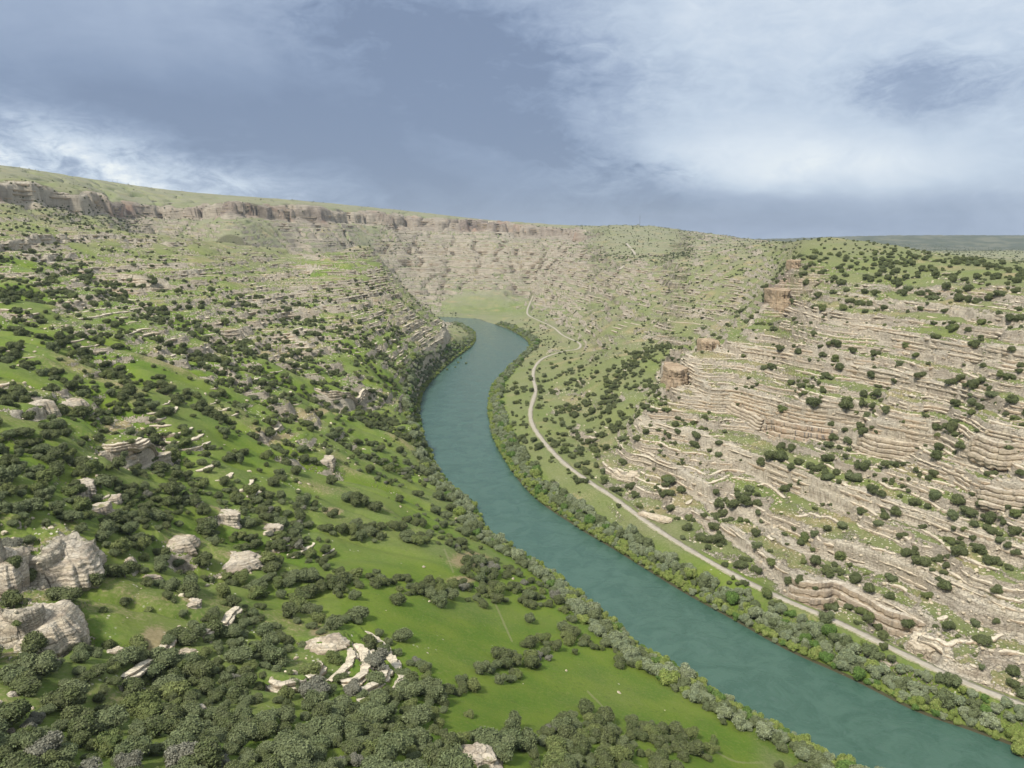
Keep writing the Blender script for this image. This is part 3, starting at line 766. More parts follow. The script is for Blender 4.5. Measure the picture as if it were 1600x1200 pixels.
PATHS = [[(694,858),(702,875),(708,893)],[(772,938),(785,968),(800,1002)],[(918,1080),(945,1108),(958,1138)],[(1118,1175),(1150,1190),(1195,1192)]]
def mk_ground():
    I = np.arange(gna*gnr).reshape(gna, gnr)
    F = np.stack([I[:-1, :-1], I[:-1, 1:], I[1:, 1:], I[1:, :-1]], -1).reshape(-1, 4)
    F = F[:, ::-1]
    V = np.stack([GX, GY, GZ], 1)
    me = mesh_from('ground', V, F)
    D = GD
    u, v, r = D['u'], D['v'], D['r']
    rock = D['rock'].copy()
    right = 1-D['left']
    lush = 0.74*D['left'] + 0.30*(1-D['left'])
    lush = lush*(1-0.75*sstep(r, 1150, 1800))
    lush = np.where((v < 400) & (u < 500), lush*0.5, lush)
    lush = np.maximum(lush, D['meadow']*1.0)
    lush = np.maximum(lush, 0.8*np.exp(-((u-520)/90)**2-((v-412)/18)**2)*(r > 1200)*(r < 2100))
    lush = np.maximum(lush, 0.5*np.exp(-((u-770)/110)**2-((v-482)/14)**2))
    lush = np.maximum(lush, 0.9*(1-sstep(D['sdf'], 15, 40))*(r < 1500))
    lush = lush*(1-0.8*D['top'])
    lush = np.clip(lush+0.35*fbm(GX, GY, 80, 3, 91)+0.25*D['gul'], 0, 1)
    dry = np.clip(0.27+0.60*fbm(GX, GY, 60, 4, 95)-0.5*D['meadow']-0.35*D['gul']+0.22*D['R'], 0, 1)
    for (du, dv, su, sv) in [(735,875,42,16),(720,905,30,8),(240,985,30,25),(190,650,40,12),(420,672,60,7),(520,800,20,8),(480,640,60,6),(430,545,40,8),(250,600,30,8)]:
        dry = np.maximum(dry, 0.95*np.exp(-((u-du)/su)**2-((v-dv)/sv)**2))
    rock = np.clip(rock+0.16*D['far']*(D['R']-0.2), 0, 1)
    red = D['cliff']*sstep(fbm(GX, GY, 260, 2, 97), -0.5, 0.3)
    red = np.maximum(red, 0.9*np.exp(-((u-1215)/30)**2-((v-445)/60)**2)*(r < 1400))
    for q in OC:
        if q[1] < 900: dry = np.maximum(dry, 0.85*np.exp(-((u-q[1])/(q[3]*0.62))**2-((v-q[2]+q[4]*0.7)/(q[4]*0.7+4))**2)*(0.6+0.8*fbm(GX, GY, 14, 2, 99)))
    wet = (1-sstep(D['sdf'], 0.2, 3))
    pth = np.zeros(GX.shape)
    for p in PATHS:
        w = [None]*len(p)
        near = (u > min(a[0] for a in p)-40) & (u < max(a[0] for a in p)+40) & (v > min(a[1] for a in p)-40) & (v < max(a[1] for a in p)+40)
        if near.any():
            pu = u[near]; pv = v[near]
            d, _ = seg_dist(pu, pv, catmull(p, 4))
            pth[near] = np.maximum(pth[near], 1-sstep(d, 0.6, 2.2))
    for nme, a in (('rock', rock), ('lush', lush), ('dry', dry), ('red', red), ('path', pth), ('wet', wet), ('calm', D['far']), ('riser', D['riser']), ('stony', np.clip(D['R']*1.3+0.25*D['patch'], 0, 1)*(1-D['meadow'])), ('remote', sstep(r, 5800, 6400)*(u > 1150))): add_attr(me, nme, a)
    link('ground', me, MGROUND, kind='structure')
mk_ground()

def water():
    m, t, b = new_mat('water_mat')
    geo = t.node('ShaderNodeNewGeometry'); P = geo.outputs['Position']
    # current swirls carried along the flow
    w = t.noise(P, 0.02, 3, 0.6, 0.0, 1)
    Pw = t.vmath('ADD', P, t.vmath('MULTIPLY', t.vmath('SUBTRACT', w, (0.5, 0.5, 0.5)), (30.0, 30.0, 0.0)))
    a = t.noise(Pw, 0.05, 6, 0.66, 0.8); bb = t.noise(Pw, 0.30, 6, 0.7, 1.2); f = t.noise(P, 1.4, 5, 0.7)
    c = t.mix(t.step(a, 0.38, 0.62), (0.040, 0.090, 0.063), (0.056, 0.112, 0.081))
    c = t.mix(t.math('MULTIPLY', t.step(bb, 0.5, 0.66), 0.45), c, (0.070, 0.116, 0.092))
    t.put(b.inputs['Base Color'], c)
    b.inputs['IOR'].default_value = 1.33; b.inputs['Specular IOR Level'].default_value = 0.5
    t.put(b.inputs['Roughness'], t.step(a, 0.3, 0.7, 0.12, 0.26))
    h = t.math('ADD', t.math('MULTIPLY', f, 0.35), t.math('MULTIPLY', bb, 0.9))
    bump(t, b, h, 0.5, 0.7)
    gx = np.linspace(-1500, 760, 24); gy = np.linspace(60, 2900, 30)
    V = [(x, y, 0.0) for y in gy for x in gx]
    I = np.arange(24*30).reshape(30, 24)
    F = np.stack([I[:-1, :-1], I[:-1, 1:], I[1:, 1:], I[1:, :-1]], -1).reshape(-1, 4)
    link('river', mesh_from('river', V, F), m, kind='structure')
water()

def strip(name, C3, width, z_off, mat, kind='structure'):
    P = np.array(C3); V = []
    seg = np.gradient(P[:, :2], axis=0); seg /= np.linalg.norm(seg, axis=1)[:, None]
    nrm = np.c_[-seg[:, 1], seg[:, 0]]
    prof = [(-0.5, -0.5), (-0.5, 0.0), (-0.25, 0.03), (0.0, 0.05), (0.25, 0.03), (0.5, 0.0), (0.5, -0.5)]
    for i in range(len(P)):
        w = width*(1+(0.04 if name == 'road' else 0.22)*math.sin(i*1.7+2*math.sin(i*0.61)))
        for s, h in prof: V.append((P[i, 0]+nrm[i, 0]*s*w, P[i, 1]+nrm[i, 1]*s*w, P[i, 2]+z_off+h))
    I = np.arange(len(P)*7).reshape(len(P), 7)
    F = np.stack([I[:-1, :-1], I[:-1, 1:], I[1:, 1:], I[1:, :-1]], -1).reshape(-1, 4)
    return link(name, mesh_from(name, V, F), mat, kind=kind)
def road():
    m, t, b = new_mat('road_mat')
    P = t.node('ShaderNodeNewGeometry').outputs['Position']
    n = t.noise(P, 0.25, 4, 0.6); f = t.noise(P, 3.0, 3, 0.6)
    c = t.mix(t.step(n, 0.35, 0.7), (0.33, 0.29, 0.225), (0.43, 0.385, 0.305))
    c = t.mix(t.math('MULTIPLY', f, 0.3), c, (0.28, 0.26, 0.225))
    t.put(b.inputs['Base Color'], c)
    strip('road', ROADC, 4.9, 0.06, m)
    m2, t, b = new_mat('verge_mat')
    P = t.node('ShaderNodeNewGeometry').outputs['Position']
    c = t.mix(t.step(t.noise(P, 0.5, 4, 0.7), 0.4, 0.65), (0.33, 0.29, 0.21), (0.15, 0.17, 0.06))
    t.put(b.inputs['Base Color'], c)
    strip('road_verge', ROADC, 7.0, -0.02, m2)
    z2 = terrain(ROADC2[:, 0], ROADC2[:, 1])
    from_ = ROADC2.copy(); from_[:, 2] = np.convolve(np.pad(z2, 3, mode='edge'), np.ones(7)/7, 'valid')+1.5
    strip('hill_road', from_, 9, 0.0, m)
road()
# ---------------------------------------------------------------- rock outcrops
def rock_mat(name, tint=(1, 1, 1), grey=0.25, scale=1.0):
    m, t, b = new_mat(name)
    geo = t.node('ShaderNodeNewGeometry'); P = geo.outputs['Position']
    rc, rh, big, mid, fine, bed0 = rock_color(t, P, scale, 0.35)
    sN = t.node('ShaderNodeSeparateXYZ'); t.put(sN.inputs[0], geo.outputs['Normal'])
    # black-grey lichen and water streaks down the faces
    stk = t.noise(t.vmath('MULTIPLY', P, (0.9, 0.9, 0.10)), 1.0, 5, 0.65)
    side = t.step(sN.outputs[2], 0.65, 0.2)
    c = t.mix(t.math('MULTIPLY', t.math('MULTIPLY', t.step(stk, 0.50, 0.66), side), 0.6), rc, (0.16, 0.145, 0.125))
    lich = t.noise(P, 0.8, 6, 0.75)
    c = t.mix(t.math('MULTIPLY', t.step(lich, 0.50, 0.68), grey*1.8), c, (0.235, 0.225, 0.20))
    moss = t.math('MULTIPLY', t.step(t.noise(P, 0.13, 4, 0.65), 0.60, 0.68), t.step(sN.outputs[2], 0.6, 0.9))
    c = t.mix(t.math('MULTIPLY', moss, 0.8), c, (0.16, 0.17, 0.05))
    c = t.mix(1.0, c, tint, 'MULTIPLY')
    t.put(b.inputs['Base Color'], c)
    bump(t, b, rh, 1.2, 0.8)
    return m
MROCK = rock_mat('limestone_mat', (0.93, 0.92, 0.92))
MROCKW = rock_mat('warm_limestone_mat', (1.0, 0.97, 0.93), 0.12)
MBROWN = rock_mat('brown_cliff_mat', (0.80, 0.70, 0.61), 0.30)
MBOULD = rock_mat('boulder_mat', (1.18, 1.16, 1.10), 0.08, 1.6)

def hitz(u, v):
    """ray on the finished ground"""
    Y = np.exp(np.linspace(math.log(120), math.log(9000), 2500))
    z = CZ-Y*tan_dep(v); x = (u-800)/FPX*(Y*CP+(CZ-z)*SP)
    h = terrain(x, Y); i = int(np.argmax(h >= z))
    return float(x[i]), float(Y[i]), float(h[i])

OUT = []     # footprints, so that trees keep off
def outcrop(kind, u, v, wpx, hpx, label, seed, yaw=0.0, depth=0.75, layers=5):
    """an outcrop growing out of the hill: flush with the slope behind, standing proud in front"""
    x, y, z = hitz(u, v)
    dep = y*CP+(CZ-z)*SP; m = dep/FPX
    a = wpx*m/2; cliff_ = kind == 'cliff'; kind = 'ledge' if cliff_ else kind
    H = hpx*m*(0.85 if cliff_ else (0.70 if u < 110 and v > 850 else (0.6 if u > 900 else (0.42 if kind == 'hump' else 0.36)))); b = max(a*depth, H*0.8)
    rot = yaw-math.atan2(x, y)*0.6; cr, sr = math.cos(rot), math.sin(rot)
    oy = b*0.55
    def world(lx, ly): return x+cr*lx-sr*(ly+oy), y+sr*lx+cr*(ly+oy)
    zf, zb_ = [float(terrain(*(np.array([q]) for q in world(0, s*b)))[0]) for s in (-0.9, 0.9)]
    g = max((zb_-zf)/(1.8*b), 0.0)
    if kind == 'hump': tilt = 0.30*g
    elif kind == 'step': tilt = 0.45*g
    else: tilt = 0.45*g
    z0 = max(zb_+0.3-tilt*0.9*b, zf+0.8*H+tilt*0.9*b)
    n = 112; th = np.linspace(0, 2*math.pi, n, endpoint=False)
    ex = 0.78; ct, st_ = np.cos(th), np.sin(th)
    cx = np.sign(ct)*np.abs(ct)**ex; cy = np.sign(st_)*np.abs(st_)**ex
    sx = seed*3.7
    rr = 1+0.24*noise2(ct*1.5+sx, st_*1.5, 400)+0.15*noise2(ct*3.7+sx, st_*3.7, 401)+0.07*noise2(ct*10, st_*10+sx, 402)
    lv = {'hump': 34, 'ledge': 26, 'step': 40}[kind]
    rows = []
    side = [(i/lv) for i in range(lv+1)]
    for t in side:
        if kind == 'hump':
            s = (1-max(t, 0)**4.5*0.80)**0.5*(0.93+0.13*math.sin(min(t*1.5, 1)*math.pi))
        elif kind == 'step':
            q = t*layers; k = math.floor(q); f = q-k
            s = 1-0.62*(k+sstep(np.array([f]), 0.55, 0.95)[0]*1.0)/layers if t < 1 else 0.38
        else:
            s = 1.0-0.10*t+0.05*math.sin(t*7+seed)
        rows.append((s, t))
    s_end = rows[-1][0]
    for i in range(1, 15): rows.append((s_end*(1-i/14.0), 1.0))
    VX, VY, VZ = [], [], []
    pre = []
    for s, t in rows:
        nz_ = noise2(ct*2.2+t*3.1, st_*2.2-t*2.3, 410+seed)*0.07
        if kind == 'step':
            k = min(int(t*layers), layers-1); nz_ = nz_+noise2(ct*1.9+7.3*k, st_*1.9-3.1*k, 420+seed)*0.17
        sh = (0 if kind != 'step' else (1-s)*0.55)
        lx = a*cx*rr*(s+nz_*min(s*2, 1)); ly = b*cy*rr*(s+nz_*min(s*2, 1))+sh*b
        pre.append((lx, ly, *world(lx, ly)))
    ZT = terrain(np.array([q[2] for q in pre]), np.array([q[3] for q in pre]))
    for s, t in rows:
        lx, ly, wx, wy = pre[len(VX)]
        ztop = z0+tilt*ly+(0.10*lx if kind == 'hump' else 0.04*lx)
        zt = ZT[len(VX)]-1.2
        zz = zt+(ztop-zt)*t
        if t >= 1:
            zz = zz+(H*(0.20 if kind == 'hump' else 0.05))*(1-(s/s_end)**2)
        # beds: grooves at fixed levels cut into the sides
        lev = zz+0.06*lx+0.4*noise2(lx*0.15, ly*0.15, 411)
        bed = noise2(lev*0.9, lev*0+seed, 412)*0.6+noise2(lev*2.3, lev*0+seed+5, 413)*0.4
        sc_ = 1+bed*(0.13 if kind != 'hump' else 0.075)*min(1, s*1.5)*(1 if t < 1 else 0.2)
        rough = noise2(wx*0.9, wy*0.9+zz*0.8, 414)*0.14+noise2(wx*0.33+zz*0.2, wy*0.33, 415)*0.35
        lx = lx*sc_+rough*np.sign(lx)*0.7; ly = ly*sc_+rough*0.7*np.sign(ly)
        VX.append(lx); VY.append(ly); VZ.append(zz-z+0.28*noise2(wx*0.5, wy*0.5, 416)*(t > 0.3)+0.10*noise2(wx*1.9, wy*1.9, 417))
    R_ = len(rows)
    V = np.stack([np.array(VX), np.array(VY), np.array(VZ)], -1).reshape(-1, 3)
    I = np.arange(n*R_).reshape(R_, n)
    F = np.stack([I[:-1], np.roll(I, -1, 1)[:-1], np.roll(I, -1, 1)[1:], I[1:]], -1).reshape(-1, 4)
    me = mesh_from('rock_outcrop', V, F, True)
    o = link('rock_outcrop', me, MBROWN if cliff_ else (MROCK if u < 900 else MROCKW))
    wx, wy = world(0, 0); o.location = (x-sr*oy, y+cr*oy, z); o.rotation_euler = (0, 0, rot)
    o['label'] = label; o['category'] = 'rock outcrop'
    OUT.append((float(wx), float(wy), max(a, b)*0.85))
    return o

for q in OC:
    kind = {'dome': 'hump', 'layers': 'ledge'}.get(q[0], q[0])
    outcrop(kind, q[1], q[2], q[3], q[4], q[5], q[6], q[7], q[8], q[9] if len(q) > 9 else 4)

# ---------------------------------------------------------------- plants
def ico(sub):
    bm = bmesh.new(); bmesh.ops.create_icosphere(bm, subdivisions=sub, radius=1.0)
    V = np.array([v.co[:] for v in bm.verts]); F = np.array([[v.index for v in f.verts] for f in bm.faces]); bm.free()
    return V, F
IV1, IF1 = ico(2); IV0, IF0 = ico(1)
def crown_mesh(seed, nl=9, flat=0.72, leaves=1400, leaf=0.068, lump=(0.34, 0.52), zc=0.68, droop=0.0):
    rs = np.random.RandomState(seed)
    C_ = []; R_ = []
    for i in range(nl):
        a = rs.uniform(0, 6.283); q = math.sqrt(rs.uniform(0.02, 1))*0.62; R = rs.uniform(*lump)
        z = rs.uniform(-0.35, 0.55)*(1-q*0.5)
        if i == 0: q = 0; z = 0.15; R = lump[1]*1.1
        C_.append((q*math.cos(a), q*math.sin(a), z)); R_.append(R)
    C_ = np.array(C_); R_ = np.array(R_)
    Vs, Fs, S = [], [], []; off = 0
    for c, R in zip(C_, R_):
        d = 1+0.22*noise2(IV1[:, 0]*2+c[0]*9, IV1[:, 1]*2+IV1[:, 2]*2, seed)
        v = IV1*(R*0.86*d)[:, None]+c
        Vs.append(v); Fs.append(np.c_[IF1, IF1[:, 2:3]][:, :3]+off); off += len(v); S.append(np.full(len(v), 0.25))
    core_n = off
    # leaf sprays: small triangles pairs over the outside of the lumps
    P = []; N = []; tries = 0
    while len(P) < leaves and tries < 60:
        tries += 1
        k = rs.randint(0, nl, 600); d = rs.normal(size=(600, 3)); d[:, 2] += 0.25; d /= np.linalg.norm(d, axis=1)[:, None]
        p = C_[k]+d*(R_[k]*rs.uniform(0.88, 1.14, 600))[:, None]
        dist = np.linalg.norm(p[:, None]-C_[None], axis=2)/R_[None]
        ok = (dist > 0.84).all(1)
        P += list(p[ok]); N += list(d[ok])
    P = np.array(P[:leaves]); N = np.array(N[:leaves])
    n = len(P)
    r = rs.normal(size=(n, 3))*0.75; N2 = N+r; N2 /= np.linalg.norm(N2, axis=1)[:, None]
    t1 = np.cross(N2, rs.normal(size=(n, 3))); t1 /= np.linalg.norm(t1, axis=1)[:, None]; t2 = np.cross(N2, t1)
    s = leaf*rs.uniform(0.6, 1.5, n)[:, None]
    q = np.stack([P-t1*s, P+t2*s*0.55, P+t1*s, P-t2*s*0.55], 1)
    q[:, 2, 2] -= droop*leaf*2
    LV = q.reshape(-1, 3); b0 = off+np.arange(n)*4
    LF = np.concatenate([np.c_[b0, b0+1, b0+2], np.c_[b0, b0+2, b0+3]])
    V = np.vstack(Vs+[LV]); F = np.vstack(Fs+[LF])
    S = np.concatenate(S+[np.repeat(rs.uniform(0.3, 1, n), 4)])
    V[:, 2] = V[:, 2]*flat+zc*flat
    me = mesh_from('crown', V, F, False); add_attr(me, 'shade', S)
    return me
def trunk_mesh(seed, h=0.75, r=0.07, limbs=4):
    rs = np.random.RandomState(seed); V = []; F = []
    def tube(p, q, r0, r1):
        p, q = np.array(p, float), np.array(q, float); d = q-p; d /= np.linalg.norm(d)
        a = np.cross(d, (0.3, 1, 0.1)); a /= np.linalg.norm(a); b_ = np.cross(d, a); o = len(V)
        for c, r_ in ((p, r0), ((p+q)/2+a*r0*0.3, (r0+r1)/2), (q, r1)):
            for k in range(6): V.append(tuple(c+(a*math.cos(k*1.0472)+b_*math.sin(k*1.0472))*r_))
        for s in range(2):
            for k in range(6): F.append((o+s*6+k, o+s*6+(k+1) % 6, o+(s+1)*6+(k+1) % 6, o+(s+1)*6+k))
    tube((0, 0, -0.15), (0.04, 0.02, h*0.5), r*1.3, r*0.8)
    for i in range(limbs):
        a = i*6.283/limbs+rs.uniform(0, 1); tube((0.04, 0.02, h*0.45), (0.42*math.cos(a), 0.42*math.sin(a), h*rs.uniform(0.9, 1.2)), r*0.65, r*0.2)
    return mesh_from('trunk', V, F)

def leaf_mat(name, c1, c2, c3=None):
    m, t, b = new_mat(name)
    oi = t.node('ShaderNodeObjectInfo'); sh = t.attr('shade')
    c = t.mix(oi.outputs['Random'], c1, c2)
    P = t.node('ShaderNodeNewGeometry').outputs['Position']
    c = t.mix(t.step(t.noise(P, 0.35, 3, 0.6), 0.4, 0.65), c, c3 or c2)
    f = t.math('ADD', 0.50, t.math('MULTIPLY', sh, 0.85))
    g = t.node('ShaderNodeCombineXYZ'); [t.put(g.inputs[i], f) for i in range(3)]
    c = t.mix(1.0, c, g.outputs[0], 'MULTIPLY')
    t.put(b.inputs['Base Color'], c); b.inputs['Roughness'].default_value = 0.75
    return m
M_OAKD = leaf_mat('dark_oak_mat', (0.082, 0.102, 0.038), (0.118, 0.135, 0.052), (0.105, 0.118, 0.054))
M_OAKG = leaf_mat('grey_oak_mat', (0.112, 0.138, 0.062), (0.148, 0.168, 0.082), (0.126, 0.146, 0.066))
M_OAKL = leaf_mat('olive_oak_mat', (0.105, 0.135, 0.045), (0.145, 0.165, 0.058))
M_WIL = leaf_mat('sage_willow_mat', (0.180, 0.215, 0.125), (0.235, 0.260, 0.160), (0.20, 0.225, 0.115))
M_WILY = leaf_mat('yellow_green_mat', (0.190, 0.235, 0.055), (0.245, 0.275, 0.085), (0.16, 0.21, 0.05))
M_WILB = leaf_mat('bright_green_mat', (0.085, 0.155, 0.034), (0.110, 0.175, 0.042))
M_BARE = leaf_mat('bare_twig_mat', (0.150, 0.150, 0.110), (0.185, 0.180, 0.135))
mb, t_, b_ = new_mat('bark_mat')
P_ = t_.node('ShaderNodeNewGeometry').outputs['Position']
t_.put(b_.inputs['Base Color'], t_.mix(t_.noise(P_, 3.0, 4, 0.7), (0.10, 0.085, 0.07), (0.20, 0.18, 0.155)))
MBARK = mb

# prototypes: (name, crown meshes, tone words)
oak_sh = [dict(nl=10, flat=0.80), dict(nl=8, flat=0.72), dict(nl=12, flat=0.85, lump=(0.28, 0.45)), dict(nl=7, flat=0.68, lump=(0.38, 0.55))]
wil_sh = [dict(nl=11, flat=0.95, leaf=0.075, leaves=1100), dict(nl=9, flat=1.05, leaf=0.07, leaves=1100), dict(nl=13, flat=0.85, lump=(0.28, 0.42), leaf=0.075)]
shr_sh = [dict(nl=5, flat=0.62, leaves=260, leaf=0.15, zc=0.6, lump=(0.4, 0.6)), dict(nl=6, flat=0.7, leaves=260, leaf=0.15, zc=0.6, lump=(0.36, 0.55))]
def variants(shapes, mats, seed):
    out = []
    for mi, (mat, tone) in enumerate(mats):
        for si, s in enumerate(shapes):
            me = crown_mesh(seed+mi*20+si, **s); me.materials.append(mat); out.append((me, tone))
    return out
TR = [trunk_mesh(i) for i in range(3)]
for tmesh in TR: tmesh.materials.append(MBARK)
V_OAK = variants(oak_sh, [(M_OAKD, 'dark green'), (M_OAKG, 'grey green'), (M_OAKL, 'olive green')], 100) + variants(oak_sh[:1], [(M_BARE, 'bare grey')], 190)
V_WIL = variants(wil_sh, [(M_WIL, 'sage green'), (M_WILY, 'yellow green'), (M_WILB, 'bright green'), (M_OAKG, 'grey green')], 200)
V_SHR = variants(shr_sh, [(M_OAKD, 'dark green'), (M_OAKL, 'olive green')], 300)
def boulder_mesh(seed):
    rs = np.random.RandomState(seed); V = IV1.copy()*np.array([1.0, rs.uniform(0.6, 0.9), rs.uniform(0.45, 0.75)])
    for k in range(9):
        n = rs.normal(size=3); n /= np.linalg.norm(n); d = rs.uniform(0.45, 0.8)*np.linalg.norm(n*np.array([1, .75, .6]))
        e = V@n-d; V -= np.where(e > 0, e, 0)[:, None]*n
    V += 0.03*rs.normal(size=V.shape)
    V[:, 2] += 0.15
    me = mesh_from('boulder', V, IF1, False); me.materials.append(MBOULD); return me
V_BLD = [(boulder_mesh(500+i), 'pale') for i in range(6)]

# landmarks that words can point to (photo position)
MARKS = [(92,835,'the upper big pale dome'),(58,925,'the biggest pale dome'),(203,685,'the hollowed layered ledge'),(62,625,'the small white outcrop near the left edge'),
 (134,760,'the narrow jagged rock rib'),(276,842,'the blunt pale rock nose'),(362,872,'the smooth whaleback rock'),(240,950,'the bright green glade'),(300,985,'the lone dark oak in the glade'),
 (508,1000,'the rounded grey knob'),(586,1040,'the curved white outcrop'),(745,1175,'the pointed rock tip at the bottom edge'),(460,1045,'the shrubby pale ledge'),
 (700,880,'the tan patch with a footpath'),(740,975,'the middle green meadow'),(950,1075,'the lowest green meadow'),(560,760,'the upper green meadow'),(540,605,'the square-fronted ledge'),
 (470,530,'the pale stepped beds of the left slope'),(300,540,'the striped spur of the left slope'),(230,430,'the grey cliff block on the upper left'),(575,385,'the green knob on the far end of the left ridge'),
 (680,530,'the river cliffs of the left bank'),(60,420,'the upper left corner slopes'),(60,540,'the long wooded gully at the left edge'),(420,680,'the tan spur of the left slope'),
 (740,480,'the green flat at the head of the river'),(850,610,'the winding road by the river bend'),(900,640,'the open slope above the winding road'),(1000,560,'the wooded hollow behind the cliff nose'),
 (1070,580,'the reddish cliff nose'),(1250,620,'the streaked cliff face'),(1400,640,'the great free-standing block'),(1560,690,'the wide pale block at the right edge'),(1215,440,'the brown cliff below the plateau edge'),
 (1400,430,'the green plateau edge'),(1240,580,'the green patch above the streaked cliff'),(1160,790,'the dark hollow with oaks in the lower cliffs'),(1262,890,'the orange walled bluff'),(1440,1005,'the blunt outcrop above the road'),
 (1520,800,'the oak clumps at the right edge'),(1380,850,'the long ledges of the right hillside'),(1550,1000,'the thinly bedded slabs in the lower right'),(980,395,'the far pale road on the hill'),(1020,355,'the mast hill'),
 (350,330,'the long brown rim cliff'),(130,330,'the wooded bowl under the rim cliff'),(640,360,'the far reddish cliff'),(1120,430,'the far shrubby slopes left of the brown cliff'),(1500,395,'the flat fields beyond the plateau'),
 (1100,900,'the straight reach of road'),(1300,990,'the lower road'),(900,800,'the road bend above the willows'),(1500,1080,'the road at the lower right edge'),(870,520,'the grove at the head of the river bend')]
MK = np.array([(a, b) for a, b, _ in MARKS], float)
def where(u, v):
    d = (MK[:, 0]-u)**2+((MK[:, 1]-v)*1.3)**2; i = int(np.argmin(d)); du, dv = u-MK[i, 0], v-MK[i, 1]
    if d[i] < 400: rel = 'right at'
    elif abs(du) > abs(dv)*1.1: rel = 'right of' if du > 0 else 'left of'
    else: rel = 'below' if dv > 0 else 'above'
    return rel+' '+MARKS[i][2]

# which ground vertices the valley side offers, with the picture area each stands for
gu, gv, gdep = project(GX, GY, GZ)
G_u = gu.reshape(gna, gnr); G_v = gv.reshape(gna, gnr)
e = np.arctan2(GZ-CZ, GD['r']).reshape(gna, gnr)
mxe = np.maximum.accumulate(e, axis=1)
G_vis = (e > mxe-0.0025)
ar = np.zeros((gna, gnr))
ar[:-1, :-1] = np.abs((G_u[1:, :-1]-G_u[:-1, :-1])*(G_v[:-1, 1:]-G_v[:-1, :-1])-(G_u[:-1, 1:]-G_u[:-1, :-1])*(G_v[1:, :-1]-G_v[:-1, :-1]))
rr2 = GD['r'].reshape(gna, gnr)
dr = np.zeros_like(rr2); dr[:, :-1] = np.diff(rr2, axis=1); da = np.zeros((gna, 1)); 
azv = np.arctan2(GX, GY).reshape(gna, gnr)[:, :1]; da[:-1] = np.diff(azv, axis=0)
warea = (dr*rr2*da).ravel()                       # square metres on plan
parea = np.where(G_vis, ar, np.minimum(ar, 0.12)).ravel()
parea = np.maximum(parea, warea*(FPX/np.maximum(gdep, 1))**2*0.05*(GD['r'] < 1500))
parea = np.minimum(parea, 40)
inview = (gu > -80) & (gu < 1680) & (gv < 1290) & (gdep > 60) & (GD['r'] < 8000)
rng = np.random.RandomState(77)

class Hash:
    def __init__(s, cell): s.c = cell; s.d = {}
    def ok(s, x, y, r, k):
        i, j = int(x//s.c), int(y//s.c)
        for a in (i-1, i, i+1):
            for b in (j-1, j, j+1):
                for (X, Y, R) in s.d.get((a, b), ()):
                    if (X-x)**2+(Y-y)**2 < (k*(R+r))**2: return False
        return True
    def add(s, x, y, r): s.d.setdefault((int(x//s.c), int(y//s.c)), []).append((x, y, r))
HT = Hash(14.0)
OUTA = np.array(OUT)
def off_rock(x, y): return bool(((OUTA[:, 0]-x)**2+(OUTA[:, 1]-y)**2 > OUTA[:, 2]**2).all())

POP = {'oak': [], 'willow': [], 'shrub': [], 'boulder': []}      # (x, y, z, radius, variant, yaw, label or None)
def put(kind, x, y, z, r, var, label=None, k=0.55, force=False):
    if not force and not HT.ok(x, y, r, k): return False
    HT.add(x, y, r); POP[kind].append((x, y, z, r, var, rng.uniform(0, 6.283), label)); return True
# ---------------------------------------------------------------- long thin beds of rock stepping along the slopes
def ledge_material(name='bedded_limestone_mat', k=1.0):
    m, t, b = new_mat(name)
    geo = t.node('ShaderNodeNewGeometry'); P = geo.outputs['Position']
    sN = t.node('ShaderNodeSeparateXYZ'); t.put(sN.inputs[0], geo.outputs['Normal'])
    rc, rh, big, mid, fine, bed0 = rock_color(t, P, 1.0, 0.5)
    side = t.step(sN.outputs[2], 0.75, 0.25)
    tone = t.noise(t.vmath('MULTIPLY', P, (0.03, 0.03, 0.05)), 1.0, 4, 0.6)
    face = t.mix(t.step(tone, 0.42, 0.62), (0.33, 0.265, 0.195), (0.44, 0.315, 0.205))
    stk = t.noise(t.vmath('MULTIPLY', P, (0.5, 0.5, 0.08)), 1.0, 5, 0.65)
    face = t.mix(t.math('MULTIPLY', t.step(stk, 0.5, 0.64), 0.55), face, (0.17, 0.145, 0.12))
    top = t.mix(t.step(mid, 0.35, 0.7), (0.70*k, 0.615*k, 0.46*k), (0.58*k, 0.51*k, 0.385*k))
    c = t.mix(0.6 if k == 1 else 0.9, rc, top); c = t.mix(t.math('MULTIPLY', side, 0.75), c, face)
    t.put(b.inputs['Base Color'], c)
    bump(t, b, rh, 0.9, 0.8)
    return m
MLEDGE = ledge_material()
MLEDGE_FAR = ledge_material('far_bedded_limestone_mat', 0.66)
GZ2, GR2, GX2, GY2 = GZ.reshape(gna, gnr), rr2, GX.reshape(gna, gnr), GY.reshape(gna, gnr)
GRr = GD['R'].reshape(gna, gnr); AZD = np.degrees(azv.ravel())
def contour(level, a0, a1, r0, r1):
    """points (column, r) of visible upward crossings of a level"""
    cols = np.nonzero((AZD > a0) & (AZD < a1))[0]
    out = []
    for j in cols:
        z = GZ2[j]; r = GR2[j]
        k = np.nonzero((z[:-1] < level) & (z[1:] >= level) & (r[:-1] > r0) & (r[:-1] < r1) & G_vis[j, :-1])[0]
        if len(k) == 0: out.append(None); continue
        k = k[0]; f = (level-z[k])/(z[k+1]-z[k]+1e-6)
        out.append((AZD[j], r[k]+(r[k+1]-r[k])*f, GRr[j, k], k))
    return out
LEDGES = []
